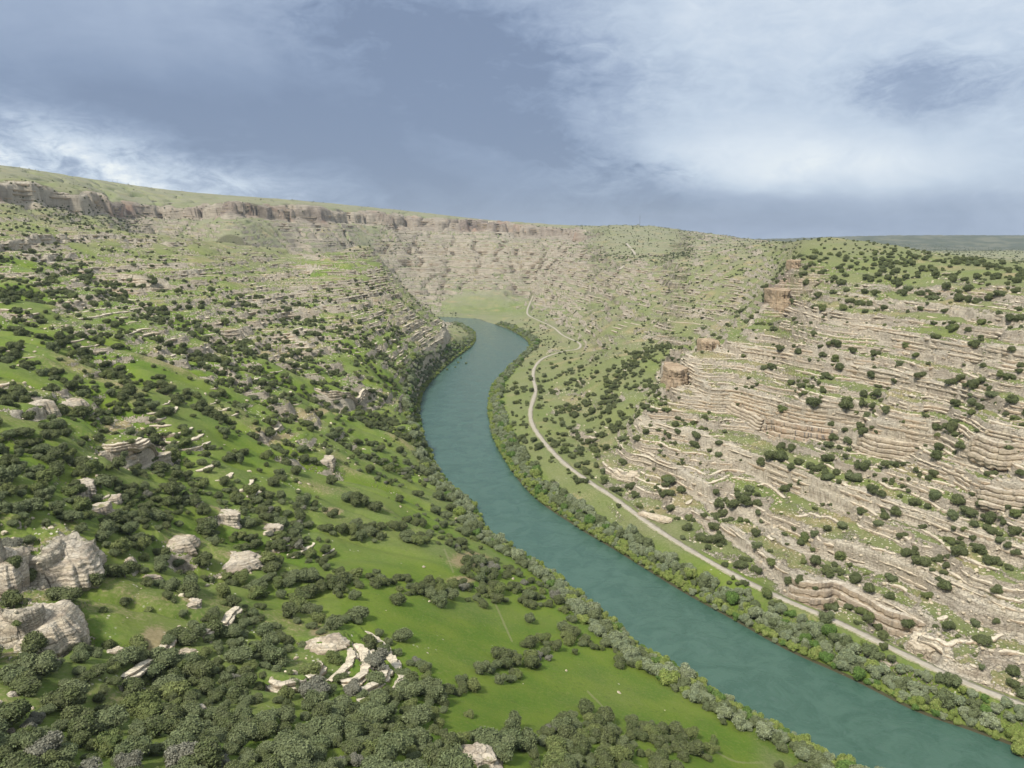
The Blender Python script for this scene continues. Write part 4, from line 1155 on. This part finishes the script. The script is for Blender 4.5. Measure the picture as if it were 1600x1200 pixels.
def ledges(a0, a1, r0, r1, z0, z1, dz, hmin, hmax, rthr, seed, scale=1.0):
    rs = np.random.RandomState(seed); z = z0
    while z < z1:
        c = contour(z, a0, a1, r0, r1)
        runs = []; cur = []
        for q in c:
            if q is None or (cur and abs(q[1]-cur[-1][1]) > 0.02*q[1]+2):
                if len(cur) > 5: runs.append(cur)
                cur = []
            if q is not None: cur.append(q)
        if len(cur) > 5: runs.append(cur)
        for run in runs:
            az = np.radians([q[0] for q in run]); r = np.array([q[1] for q in run]); R = np.array([q[2] for q in run])
            k = min(9, len(r)//2*2-1); ker = np.ones(k)/k
            r = np.convolve(np.pad(r, k//2, mode='edge'), ker, 'valid')
            x, y = r*np.sin(az), r*np.cos(az)
            s = np.r_[0, np.cumsum(np.hypot(np.diff(x), np.diff(y)))]
            if s[-1] < 8*scale: continue
            step_ = 1.5*scale; q = np.arange(0, s[-1], step_)
            X, Y, RR = np.interp(q, s, x), np.interp(q, s, y), np.interp(q, s, R)
            n = fbm(X+z*3.1, Y-z*2.3, 48*scale, 3, 700+seed)+0.55*(RR-rthr)
            keep = n > 0.02
            i = 0
            while i < len(q):
                if not keep[i]: i += 1; continue
                j = i
                lim = rs.randint(16, 70)
                while j < len(q) and keep[j] and j-i < lim: j += 1
                if j-i >= 6: LEDGES.append((X[i:j], Y[i:j], z, rs.uniform(hmin, hmax), scale, rs.randint(1000)))
                i = j+1
        z += rs.uniform(0.6, 1.4)*dz
ledges(2, 37, 340, 1350, 16, 214, 4.0, 1.3, 3.8, 0.56, 1)
ledges(-36, -3, 420, 1950, 60, 270, 5.2, 1.8, 4.6, 0.46, 2, 1.35)
ledges(-37, 6, 1400, 4000, 285, 412, 10.0, 3.5, 8.0, 0.85, 4, 2.4)
ledges(-14, 17, 1400, 3800, 40, 250, 6.5, 1.8, 3.6, 0.42, 3, 1.8)
def ledge_geo(L, face=True):
    X, Y, z, h, sc_, sd_ = L
    n = len(X); tx, ty = np.gradient(X), np.gradient(Y); ln = np.hypot(tx, ty)+1e-9; tx /= ln; ty /= ln
    nx, ny = ty, -tx                                   # towards lower ground
    flip = np.sign(-(nx*X+ny*Y)) if face else np.ones(n); nx, ny = nx*flip, ny*flip
    u = np.linspace(0, 1, n); env = np.clip(np.minimum(u, 1-u)*n/4.0, 0, 1)**0.6
    d = np.arange(n)*1.5
    blk = _hash(np.floor(d/3.6+sd_), np.zeros(n)+sd_, 710)
    blk2 = _hash(np.floor(d/1.9+sd_*3), np.zeros(n), 711)
    p = (0.35+1.5*blk+0.5*blk2)*sc_*0.8*env
    hh = h*(0.7+0.5*blk)*env+0.2
    zz = z+0.4+(blk-0.5)*0.5+0.35*noise2(d/14, d*0+sd_, 712)
    g = [(-3.0*sc_+0*p, -0.5*sc_+0*p), (-1.5*sc_+0*p, 0.30*sc_+0*p), (p*0.9, 0.10*sc_+0*p), (p, -0.12*hh), (p*0.92, -0.45*hh), (p*0.45-0.2*sc_, -0.62*hh), (p*0.35-0.3*sc_, -1.0*hh), (-2.2*sc_+0*p, -1.3*hh)]
    V = np.stack([np.stack([X+nx*o, Y+ny*o, zz+w], 1) for o, w in g], 1).reshape(-1, 3)
    K = len(g); I = np.arange(n*K).reshape(n, K)
    F = np.stack([I[:-1, :-1], I[1:, :-1], I[1:, 1:], I[:-1, 1:]], -1).reshape(-1, 4)
    if flip[0] > 0: F = F[:, ::-1]
    return V, F
lp_ = []
for L in LEDGES:
    m_ = len(L[0])//2; a, b_, c_ = project(L[0], L[1], np.full(len(L[0]), L[2]+0.0))
    lp_.append((math.hypot(a[-1]-a[0], b_[-1]-b_[0]), a[m_], b_[m_]))
ordl = np.argsort([-q[0] for q in lp_])
ind = [int(i) for i in ordl if 5 < lp_[i][1] < 1595 and LEDGES[i][4] < 1.5][:260]; inds = set(ind)
by = {}
for i in ind:
    V, F = ledge_geo(LEDGES[i]); c0 = V.mean(0); 
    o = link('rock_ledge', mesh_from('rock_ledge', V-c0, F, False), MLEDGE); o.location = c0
    o['category'] = 'rock ledge'; o['group'] = 'thin rock ledges stepping along the slopes'
    w_ = ('long ' if lp_[i][0] > 75 else 'short ')+'pale rock ledge '+where(lp_[i][1], lp_[i][2])
    by.setdefault(w_, []).append((lp_[i][2], o))
ORD = ['top', 'second', 'third', 'fourth', 'fifth', 'sixth', 'seventh', 'eighth', 'ninth', 'tenth', 'eleventh', 'twelfth', 'thirteenth', 'fourteenth', 'fifteenth']
for w_, ls in by.items():
    ls.sort(key=lambda q: q[0])
    for k, (q, o) in enumerate(ls):
        lab = w_ if len(ls) == 1 else ((ORD[k]+(' from top' if k else '')+' of '+str(len(ls))+': '+w_) if len(ls) <= 15 else w_)
        w = lab.split()
        while len(w) > 16 and 'the' in w: w.remove('the')
        o['label'] = ' '.join(w[:16])
for far_, nm_, mt_, lb_ in ((False, 'minor_ledges', MLEDGE, 'many small broken rock ledges along the near slopes'), (True, 'far_ledges', MLEDGE_FAR, 'thin grey rock ledges along the far canyon walls')):
    Vs, Fs, off = [], [], 0
    for i, L in enumerate(LEDGES):
        if i in inds or (L[4] > 1.5) != far_: continue
        V, F = ledge_geo(L); Vs.append(V); Fs.append(F+off); off += len(V)
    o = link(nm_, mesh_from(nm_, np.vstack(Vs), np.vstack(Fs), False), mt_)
    o['kind'] = 'stuff'; o['label'] = lb_; o['category'] = 'rock ledges'

# the named outcrops whose beds follow a brow
def arc_material(name, c1, c2, streak):
    m, t, b = new_mat(name)
    geo = t.node('ShaderNodeNewGeometry'); P = geo.outputs['Position']
    sN = t.node('ShaderNodeSeparateXYZ'); t.put(sN.inputs[0], geo.outputs['Normal'])
    rc, rh, big, mid, fine, bed0 = rock_color(t, P, 1.0, 0.4)
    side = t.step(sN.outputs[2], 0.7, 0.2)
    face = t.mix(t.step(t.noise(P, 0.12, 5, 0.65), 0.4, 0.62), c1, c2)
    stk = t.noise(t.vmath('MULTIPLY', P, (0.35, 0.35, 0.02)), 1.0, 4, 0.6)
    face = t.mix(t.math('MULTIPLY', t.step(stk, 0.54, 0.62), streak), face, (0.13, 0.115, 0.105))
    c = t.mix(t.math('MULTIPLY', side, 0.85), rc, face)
    t.put(b.inputs['Base Color'], c); bump(t, b, rh, 1.0, 0.8)
    return m
MARC = [MLEDGE, arc_material('block_limestone_mat', (0.50, 0.415, 0.30), (0.40, 0.32, 0.235), 0.4),
        arc_material('streaked_limestone_mat', (0.47, 0.38, 0.28), (0.44, 0.31, 0.21), 0.95), arc_material('orange_limestone_mat', (0.45, 0.35, 0.245), (0.42, 0.335, 0.25), 0.5)]
for lab, H, nb, brows, mi in ARCS:
    root = None
    for br in brows:
        pts = np.array([hit(a_, b_)[:2] for a_, b_ in br]); C2 = catmull(pts, 8)
        s = np.r_[0, np.cumsum(np.hypot(*np.diff(C2, axis=0).T))]
        q = np.arange(0, s[-1], 1.0 if mi == 0 else 1.5)
        X, Y = np.interp(q, s, C2[:, 0]), np.interp(q, s, C2[:, 1])
        tx, ty = np.gradient(X), np.gradient(Y); ln = np.hypot(tx, ty)+1e-9; tx /= ln; ty /= ln
        zi = terrain(X-ty*5, Y+tx*5); zo = terrain(X+ty*3.5, Y-tx*3.5)
        k = min(15, len(X)//2*2-1); ker = np.ones(k)/k
        zt = np.convolve(np.pad(np.maximum(zi, zo+H*0.55), k//2, mode='edge'), ker, 'valid')
        if mi > 0: zt = 0.22*zt+0.78*np.percentile(zt, 55)+(0.0 if mi != 3 else (zt-zt.mean())*0.5)
        if root is None:
            m_ = len(X)//2; root = link('rock_outcrop', None); root.location = (X[m_], Y[m_], float(zo[m_]))
            root['label'] = lab; root['category'] = 'rock outcrop'
        o_ = np.array(root.location)
        env = np.clip(np.minimum(np.linspace(0, 1, len(X)), np.linspace(1, 0, len(X)))*5, 0, 1)
        for j in range(nb):
            off_ = (j-nb*0.5)*(0.9 if mi == 0 else 1.3)+0.8*noise2(q/9.0, q*0+j*3.3, 720)
            sc_ = 1.0 if mi == 0 else 1.5
            V, F = ledge_geo((X+ty*off_, Y-tx*off_, zt-0.3-j*H/nb-(1-env)*H*0.3, H/nb*1.25, sc_, 31+j*7), False)
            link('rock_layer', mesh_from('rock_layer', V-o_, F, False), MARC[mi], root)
        for i_ in range(0, len(X), 4): OUT.append((X[i_], Y[i_], 5.0 if mi == 0 else 3.0))
# ---- trees that stand out one by one: photo position of the foot, crown width in pixels, shape/tone
HAND = [(621,948,33,0),(755,950,22,1),(828,976,20,4),(690,950,34,4),(705,938,26,5),(672,938,28,4),(732,888,27,0),(772,905,27,1),(585,803,30,1),(560,792,30,0),(545,784,24,5),(624,785,16,0),(660,742,20,4),
 (122,905,40,0),(150,920,44,2),(170,905,36,1),(195,948,20,0),(135,890,36,3),(22,955,40,2),(290,1008,44,1),(232,918,22,0),(262,938,24,1),(262,1010,26,5),(20,905,34,1),(45,912,34,0),
 (1321,655,32,2),(1268,655,30,1),(1347,644,14,0),(1286,559,15,0),(1491,664,15,1),(1483,681,28,2),(1463,674,18,0),(1530,641,16,3),(1508,613,13,0),(1485,611,18,1),(1493,638,22,2),(1535,578,12,0),(1211,677,20,1),
 (1303,690,18,0),(1346,699,20,2),(1318,686,14,3),(1465,708,22,1),(1577,712,30,2),(1500,708,18,0),(1203,726,24,1),(1220,724,26,2),(1190,730,18,0),(1438,599,20,1),(1362,595,18,2),(1301,460,12,0),(1350,461,16,1),
 (1477,457,17,2),(1513,457,20,1),(1283,431,12,0),(1145,798,26,1),(1165,796,28,2),(1182,792,20,0),(1155,782,20,3),(1236,738,14,0),(1290,745,18,1),(1306,744,14,0),(1333,756,26,4),(1363,778,24,2),(1378,780,18,0),
 (1428,792,22,1),(1461,786,22,4),(1346,809,20,2),(1400,808,20,0),(1371,826,18,4),(1497,795,27,2),(1513,808,27,1),(1535,797,22,0),(1543,822,26,2),(1488,814,22,4),(1497,872,26,1),(1530,870,30,2),(1543,884,22,0),
 (1560,851,18,4),(1410,844,18,1),(1293,902,22,2),(1335,914,22,2),(1273,841,14,4),(1232,918,22,0),(1250,916,20,1),(1266,934,16,2),(1391,938,18,0),(1358,930,22,2),(1423,982,28,1),(1558,931,20,0),(1108,851,26,1),
 (1124,853,26,2),(1183,861,18,4),(1480,989,24,1),(1523,981,16,4),(1557,976,14,0),(1532,1051,13,4),(1461,984,14,0),(1272,928,14,1),(1100,812,14,0),(1047,800,18,1),(1035,780,14,2),(985,768,14,0),(905,758,14,1),(910,755,12,0)]
for (u, v, w, tv) in HAND:
    x, y, z = hitz(u, v-w*0.12); dep = y*CP+(CZ-z)*SP
    put('oak', x, y, z-0.2, w*dep/FPX/2, tv, k=0.3, force=True)

HEDGE = [([(535,832),(600,842),(690,852),(745,872),(790,900)], 9), ([(395,905),(470,912),(560,905),(640,922),(690,925),(735,918),(790,930),(850,940),(900,968)], 13),
 ([(520,968),(590,985),(622,1002),(648,1040),(655,1065)], 13), ([(560,1095),(640,1085),(700,1090),(752,1060),(790,1045),(835,1035),(850,1015)], 13), ([(830,1000),(890,1003),(960,1015)], 9),
 ([(915,1130),(940,1135),(980,1165)], 13), ([(1060,1170),(1100,1180)], 10), ([(560,1130),(660,1110),(720,1120)], 8),
 ([(60,430),(150,500),(300,555),(400,600),(520,640),(640,690)], 12), ([(330,440),(420,500),(540,545),(640,575)], 7), ([(200,480),(300,525),(420,560),(520,590)], 7), ([(0,560),(120,600),(260,640),(420,660),(560,690)], 16),
 ([(560,480),(620,520),(650,560)], 8), ([(60,320),(130,345),(220,345)], 16), ([(940,400),(1020,405),(1080,395)], 8), ([(1000,560),(960,600),(950,640)], 14), ([(1040,545),(1000,560)], 12),
 ([(1330,385),(1420,400),(1520,412),(1600,428)], 5), ([(830,352),(885,358)], 2), ([(705,500),(735,518),(742,540),(715,558)], 12), ([(820,515),(860,535)], 12)]
CLEAR = [[(455,725),(560,745),(640,775),(655,810),(600,825),(530,815),(480,780)], [(520,845),(600,850),(690,862),(705,905),(650,905),(520,888)], [(490,932),(600,940),(740,945),(870,970),(885,992),(830,998),(760,1040),(740,1060),(680,1068),(650,1010),(590,960),(500,965)],
 [(700,1100),(800,1075),(870,1022),(940,1025),(1010,1070),(1100,1120),(1170,1170),(1100,1160),(1000,1130),(950,1115),(900,1110),(800,1125)], [(110,930),(180,900),(250,925),(285,965),(262,1003),(180,1012),(110,1010)],
 [(700,470),(830,470),(830,500),(720,500)], [(150,655),(200,645),(250,670),(215,680)], [(600,395),(480,405),(470,430),(600,435)], [(1200,585),(1280,545),(1290,580),(1230,600)]]
cov = msample(MT, gu, gv)
for pl, w in HEDGE:
    us = [p[0] for p in pl]; vs = [p[1] for p in pl]
    m = (gu > min(us)-60) & (gu < max(us)+60) & (gv > min(vs)-60) & (gv < max(vs)+60)
    d, _ = seg_dist(gu[m], gv[m]+6*noise2(GX[m]/40, GY[m]/40, 600), catmull(pl, 4))
    cov[m] = np.maximum(cov[m], 0.93*np.exp(-(d/w)**4))
for pl in CLEAR:
    m = inside(gu, gv, np.array(pl, float)); cov[m] *= 0.03
n1 = fbm(GX, GY, 46, 3, 610); n2 = fbm(GX, GY, 18, 2, 611)
cov = np.clip(cov + (n1*0.75+n2*0.35)*np.clip(cov*3, 0, 1)*(1-cov)*2.1 + 0.30*GD['gul']*(cov > 0.12), 0, 0.93)
g_ = np.abs(noise2(GX/330, (GY+18*fbm(GX, GY, 220, 2, 5))/78, 21)); strip_ = np.exp(-g_*g_/0.035)
zone = (1-sstep(gu, 620, 680))*sstep(gv, 415, 450)*(1-sstep(gv, 700, 780))
cov = np.where(gv > 1010, np.clip(cov*1.25, 0, 0.95), cov)
cov = cov*(1-zone)+zone*np.clip(cov*(0.48+1.1*strip_), 0, 0.92)
cov = cov*(1-0.45*GD['cliff'])*(1-0.55*np.clip(GD['brow'], 0, 1))*(1-0.93*GD['top']*(gu < 900))
cov = np.maximum(cov, 0.62*np.exp(-((gu-150)/110)**4-((gv-332)/17)**4)*(GD['r'] > 1350)*(GD['r'] < 2600)*(1-0.8*(GD['top'])))
land = (GD['sdf'] > 2.0) & (GD['rd'] > 5.0) & inview
band = (GD['sdf'] < 30) & (GD['r'] < 2300)
def scatter(kind, wgt, rmin, rmax, nvar, k, cap, zoff=-0.2, big=None, check=True):
    idx = np.nonzero(rng.random_sample(len(wgt)) < wgt)[0]
    rng.shuffle(idx); idx = idx[:cap*3]; c = 0
    for i in idx:
        jx, jy = rng.uniform(-1, 1), rng.uniform(-1, 1)
        r = rmin+(rmax-rmin)*rng.random_sample()**1.9
        if big is not None: r *= big[i]
        x, y = GX[i]+jx, GY[i]+jy
        if check and not off_rock(x, y): continue
        if put(kind, x, y, GZ[i]+zoff, r, nvar(i), k=k): c += 1
        if c >= cap: break
    return c
# riverside: yellow-green bushes at the water, sage willows behind
right = GD['sdf']*0+ (gsample(Gside, GX, GY) > 0)
def wv_water(i):
    q = rng.random_sample(); return rng.randint(3, 6) if q < 0.72 else (rng.randint(6, 9) if q < 0.80 else rng.randint(0, 3))
def wv_back(i):
    q = rng.random_sample(); return rng.randint(0, 3) if q < 0.55 else (rng.randint(9, 12) if q < 0.86 else (rng.randint(6, 9) if q < 0.92 else rng.randint(3, 6)))
sdf = GD['sdf']
wfrac = warea*inview
nearb = GD['r'] < 2300
scatter('willow', wfrac*(sdf > 0.3)*(sdf < 5.0)*nearb*0.30, 2.2, 4.4, wv_water, 0.46, 1300, check=False)
width = 20+9*fbm(GX, GY, 120, 2, 620)
gap = fbm(GX, GY, 26, 2, 621) > -0.42
scatter('willow', wfrac*(sdf > 5.5)*(sdf < width)*(GD['rd'] > 6.5)*nearb*gap*0.2, 3.0, 6.8, wv_back, 0.46, 2200, check=False)
# oaks of the slopes
rmean = 3.9
A = math.pi*rmean**2*(FPX/np.maximum(gdep, 1))**2*0.80
farb = 1-0.32*sstep(GD['r'], 1200, 1600)
w = -np.log(1-cov)*parea/A*land*(sdf > 12)*1.15*(1+0.6*((1-sstep(GD['r'], 250, 700))))*np.where(GD['r'] > 1300, 0.45, 1)*np.where((gv < 600) & (gu < 690), 0.75, 1)
tone_n = fbm(GX, GY, 120, 2, 630)
def wv_oak(i):
    q = rng.random_sample(); t = tone_n[i]
    lowleft = gv[i] > 700 and gu[i] < 900
    if lowleft and q < 0.035: return 12
    pg = 0.42+0.5*t if lowleft else 0.10
    return rng.randint(4, 8) if q < pg else (rng.randint(8, 12) if q < pg+0.15 else rng.randint(0, 4))
STAT0 = [float(w.sum()), float(w[GD['r'] > 1500].sum()), float(w[GD['r'] < 700].sum())]
scatter('oak', w, 2.3, 6.2, wv_oak, 0.50, 26000, big=farb)
# low shrubs
shr = np.clip(0.05+0.25*msample(MT, gu, gv)+0.2*n2, 0, 1)*(1-0.93*GD['meadow'])
A2 = math.pi*1.3**2*(FPX/np.maximum(gdep, 1))**2
scatter('shrub', shr*0.35*parea/A2*land*(sdf > 10), 0.7, 2.2, lambda i: rng.randint(0, 4), 0.35, 5200, zoff=-0.1)
for u, v in [(706,563),(716,567),(711,574),(698,578),(728,568),(720,560)]:
    x, y, z = at_z(u, v, 0); put('shrub', x, y, -0.3, 2.4 if u % 2 else 3.2, rng.randint(0, 4), 'small dark bush standing in the water near the left bank of the bend', force=True)
# stones: rubble on benches and below ledges
HT = Hash(4.0)
Rr = GD['R']; st = np.clip(Rr*0.9+0.25*fbm(GX, GY, 22, 2, 640), 0, 1)*sstep(Rr, 0.15, 0.5)
st = st + 0.35*(fbm(GX, GY, 40, 2, 641) > 0.25)*(GD['left'] > 0.5)*(1-GD['meadow'])*(GD['r'] < 1400) + 0.01*GD['meadow']
A3 = math.pi*0.9**2*(FPX/np.maximum(gdep, 1))**2
scatter('boulder', st*0.22*parea/A3*land*(GD['r'] < 1700), 0.45, 2.3, lambda i: rng.randint(0, 6), 0.8, 15000, zoff=-0.15)

# ---- the ones that show largest become individuals, the rest ground cover
KIND = {
 'oak': ('oak_tree', 'oak', V_OAK, True, 'oaks scattered over the valley sides', 'oak_woodland', 'dark green oak woodland spread over the valley sides', 300),
 'willow': ('riverside_tree', 'tree', V_WIL, True, 'trees crowding the river banks', 'riverside_thicket', 'pale green thicket crowding both river banks', 300),
 'shrub': ('shrub', 'shrub', V_SHR, False, 'low shrubs on the slopes', 'low_scrub', 'small dark shrubs dotted over the slopes', 260),
 'boulder': ('boulder', 'boulder', V_BLD, False, 'loose pale boulders on the slopes', 'loose_stones', 'loose pale stones strewn over ledges and slopes', 260),
}
def size_word(kind, px, q):
    return 'large ' if q > 0.7 else ('small ' if q < 0.35 else '')
def vis_of(P):
    x, y, z = P[:, 0], P[:, 1], P[:, 2]
    a = np.clip(np.searchsorted(azv.ravel(), np.arctan2(x, y)), 0, gna-1)
    out = np.zeros(len(P), bool)
    r = np.hypot(x, y)
    for i in range(len(P)):
        j = min(int(np.searchsorted(rr2[a[i]], r[i]))-3, gnr-1)
        out[i] = j <= 0 or math.atan2(z[i]+P[i, 3]*1.2-CZ, r[i]) > mxe[a[i], j]
    return out
def stuff_nodes(name, sources):
    g = bpy.data.node_groups.new(name, 'GeometryNodeTree')
    g.interface.new_socket('Geometry', in_out='INPUT', socket_type='NodeSocketGeometry')
    g.interface.new_socket('Geometry', in_out='OUTPUT', socket_type='NodeSocketGeometry')
    t = NT(g); gi = t.node('NodeGroupInput'); go = t.node('NodeGroupOutput')
    g2i = t.node('GeometryNodeGeometryToInstance')
    for objs in sources[::-1]:
        outs = []
        for o in objs:
            n = t.node('GeometryNodeObjectInfo'); n.transform_space = 'ORIGINAL'; n.inputs['Object'].default_value = o; n.inputs['As Instance'].default_value = False
            outs.append(n.outputs['Geometry'])
        if len(outs) > 1:
            j = t.node('GeometryNodeJoinGeometry'); [t.l.new(q, j.inputs[0]) for q in outs]; outs = [j.outputs[0]]
        t.l.new(outs[0], g2i.inputs[0])
    iop = t.node('GeometryNodeInstanceOnPoints')
    def at(nm, ty):
        n = t.node('GeometryNodeInputNamedAttribute'); n.data_type = ty; n.inputs['Name'].default_value = nm; return n.outputs['Attribute']
    t.l.new(gi.outputs[0], iop.inputs['Points']); t.l.new(g2i.outputs[0], iop.inputs['Instance'])
    iop.inputs['Pick Instance'].default_value = True
    t.l.new(at('pick', 'INT'), iop.inputs['Instance Index'])
    t.l.new(at('turn', 'FLOAT_VECTOR'), iop.inputs['Rotation']); t.l.new(at('size', 'FLOAT_VECTOR'), iop.inputs['Scale'])
    t.l.new(iop.outputs[0], go.inputs[0])
    return g
STATS = {}
for kind, (name, cat, VAR, trunk, group, sname, slabel, cap) in KIND.items():
    L = POP[kind]; P = np.array([(p[0], p[1], p[2], p[3]) for p in L])
    pu, pv, pd = project(P[:, 0], P[:, 1], P[:, 2]+P[:, 3]*0.8)
    px = P[:, 3]*2*FPX/pd
    ok = vis_of(P) & (pu > 4) & (pu < 1596) & (pv < 1190) & (pv > 250)
    order = np.argsort(-(px*ok)); sel = [int(i) for i in order[:cap] if ok[i]]
    selset = set(sel); pxs = px[sel]; rank = {i: 1-k/len(sel) for k, i in enumerate(sel)}
    labels = {}
    made = {}
    used = {}
    for i in sel:
        x, y, z, r, var, yaw, lab = L[i]
        me, tone = VAR[var]
        noun = {'oak': 'oak', 'willow': 'bank tree', 'shrub': 'low shrub', 'boulder': 'boulder'}[kind]
        if kind == 'willow' and r < 3.4: noun = 'waterside bush'
        base = lab or (size_word(kind, px[i], rank[i])+tone+' '+noun+' '+where(pu[i], pv[i]))
        if kind == 'oak' and var == 12: base = base.replace('oak', 'leafless tree', 1)
        if kind == 'boulder' or trunk is False:
            o = link(name, me); o.data = me
        else:
            o = link(name, None)
            c = link('crown', me, None, o); tr = link('trunk', TR[var % 3], None, o)
            made.setdefault(var, (c, tr))
        o.location = (x, y, z); o.rotation_euler = (0, 0, yaw)
        sx = r*(0.92+0.16*((i*7) % 5)/4); o.scale = (sx, sx, r*(0.88+0.3*((i*3) % 7)/6))
        if not trunk: made.setdefault(var, (o,))
        o['category'] = {'waterside bush': 'bush'}.get(noun, cat); o['group'] = group
        labels.setdefault(base, []).append((pu[i], o))
    for base, ls in labels.items():
        ls.sort(key=lambda q: q[0])
        NW = ['first', 'second', 'third', 'fourth', 'fifth', 'sixth', 'seventh', 'eighth', 'ninth', 'tenth', 'eleventh', 'twelfth']
        for k, (q, o) in enumerate(ls):
            if len(ls) == 1: lab = base
            elif len(ls) == 2: lab = ('left' if k == 0 else 'right')+' one of two: '+base
            elif len(ls) <= 12: lab = NW[k]+' from left of '+str(len(ls))+': '+base
            else: lab = base
            w_ = lab.split()
            while len(w_) > 16 and 'the' in w_: w_.remove('the')
            o['label'] = ' '.join(w_[:16])
    # variants that no individual uses are drawn from the ones there are
    keys = sorted(made); src = [made[k] for k in keys]; near_key = {v: (keys.index(v) if v in made else v % len(keys)) for v in range(len(VAR))}
    rest = [i for i in range(len(L)) if i not in selset]
    V = P[rest][:, :3]
    me = bpy.data.meshes.new(sname); me.vertices.add(len(V)); me.vertices.foreach_set('co', V.astype(np.float32).ravel())
    a = me.attributes.new('pick', 'INT', 'POINT'); a.data.foreach_set('value', np.array([near_key[L[i][4]] for i in rest], np.int32))
    a = me.attributes.new('turn', 'FLOAT_VECTOR', 'POINT'); a.data.foreach_set('vector', np.array([(0, 0, L[i][5]) for i in rest], np.float32).ravel())
    a = me.attributes.new('size', 'FLOAT_VECTOR', 'POINT'); a.data.foreach_set('vector', np.array([(L[i][3],)*2+(L[i][3]*(0.85+0.35*((i*3) % 7)/6),) for i in rest], np.float32).ravel())
    so = link(sname, me); so['kind'] = 'stuff'; so['label'] = slabel; so['category'] = {'oak': 'woodland', 'willow': 'thicket', 'shrub': 'scrub', 'boulder': 'stones'}[kind]
    md = so.modifiers.new('spread', 'NODES'); md.node_group = stuff_nodes(sname+'_nodes', src)
    STATS[kind] = (len(L), len(sel), round(float(pxs.min()), 1), len(src), sum(len(v) for v in labels.values() if len(v) > 3))

# ---------------------------------------------------------------- mast and poles on the skyline
mm, t_, b_ = new_mat('mast_mat'); b_.inputs['Base Color'].default_value = (0.22, 0.22, 0.23, 1); b_.inputs['Metallic'].default_value = 0.6
def tube_bm(bm, p, q, r0, r1, n=6):
    p, q = mathutils.Vector(p), mathutils.Vector(q); d = (q-p).normalized(); a = d.orthogonal().normalized(); b = d.cross(a)
    A = [bm.verts.new(p+(a*math.cos(k*6.2832/n)+b*math.sin(k*6.2832/n))*r0) for k in range(n)]
    B = [bm.verts.new(q+(a*math.cos(k*6.2832/n)+b*math.sin(k*6.2832/n))*r1) for k in range(n)]
    for k in range(n): bm.faces.new((A[k], A[(k+1) % n], B[(k+1) % n], B[k]))
    bm.faces.new(A[::-1]); bm.faces.new(B)
def bm_obj(name, bm, mat, parent=None):
    me = bpy.data.meshes.new(name); bm.to_mesh(me); bm.free(); return link(name, me, mat, parent)
def skyline_at(u):
    az_ = math.atan((u-800)/FPX/CP); rr_ = np.exp(np.linspace(math.log(900), math.log(6000), 1500))
    X, Y = rr_*math.sin(az_), rr_*math.cos(az_); h = terrain(X, Y); i = int(np.argmax(np.arctan2(h-CZ, rr_)))
    return X[i], Y[i], h[i]
def mast(u, H, label):
    x, y, z = skyline_at(u)
    root = link('radio_mast', None, label=label, category='mast'); root.location = (x, y, z-1)
    for k in range(3):
        a = k*2.0944; bm = bmesh.new(); tube_bm(bm, (1.3*math.cos(a), 1.3*math.sin(a), 0), (0.9*math.cos(a), 0.9*math.sin(a), H), 0.28, 0.2); bm_obj('leg', bm, mm, root)
    bm = bmesh.new(); n = int(H/4)
    for i in range(n):
        for k in range(3):
            a0, a1 = k*2.0944, (k+1)*2.0944; z0, z1 = i*4, (i+1)*4
            tube_bm(bm, (1.2*math.cos(a0), 1.2*math.sin(a0), z0), (1.15*math.cos(a1), 1.15*math.sin(a1), z1), 0.12, 0.12, 4)
    bm_obj('bracing', bm, mm, root)
    bm = bmesh.new(); tube_bm(bm, (0, 0, H-0.5), (0, 0, H+9), 0.16, 0.08); bm_obj('antenna', bm, mm, root)
mast(992, 50, 'thin lattice radio mast standing on the far hilltop above the pale road')
def pole(u, H, label):
    x, y, z = skyline_at(u)
    root = link('utility_pole', None, label=label, category='utility pole', group='utility poles on the skyline'); root.location = (x, y, z-1)
    bm = bmesh.new(); tube_bm(bm, (0, 0, 0), (0, 0, H), 0.45, 0.3); bm_obj('post', bm, mm, root)
    bm = bmesh.new(); tube_bm(bm, (-2.5, 0, H-1.5), (2.5, 0, H-1.5), 0.25, 0.25); bm_obj('cross_arm', bm, mm, root)
pole(206, 13, 'left of two tiny utility poles on the grassy skyline at the upper left')
pole(213, 15, 'right of two tiny utility poles on the grassy skyline at the upper left')
pole(302, 12, 'left of the tiny utility poles further along the skyline')
pole(308, 12, 'right of the tiny utility poles further along the skyline')

# ---------------------------------------------------------------- air
hm_ = bpy.data.materials.new('haze_mat'); hm_.use_nodes = True; t = NT(hm_.node_tree); t.n.clear()
ho = t.node('ShaderNodeOutputMaterial'); pv_ = t.node('ShaderNodeVolumePrincipled')
pv_.inputs['Color'].default_value = (0.78, 0.86, 1.0, 1); pv_.inputs['Density'].default_value = HAZE; pv_.inputs['Anisotropy'].default_value = 0.2
t.l.new(pv_.outputs[0], ho.inputs['Volume'])
bm = bmesh.new(); bmesh.ops.create_cube(bm, size=1.0)
for v_ in bm.verts: v_.co = mathutils.Vector((v_.co.x*20000, v_.co.y*14000+6400, (v_.co.z+0.5)*(float(GZ.max())+90+60)-60))
if HAZE > 0: bm_obj('haze', bm, hm_)['kind'] = 'stuff'
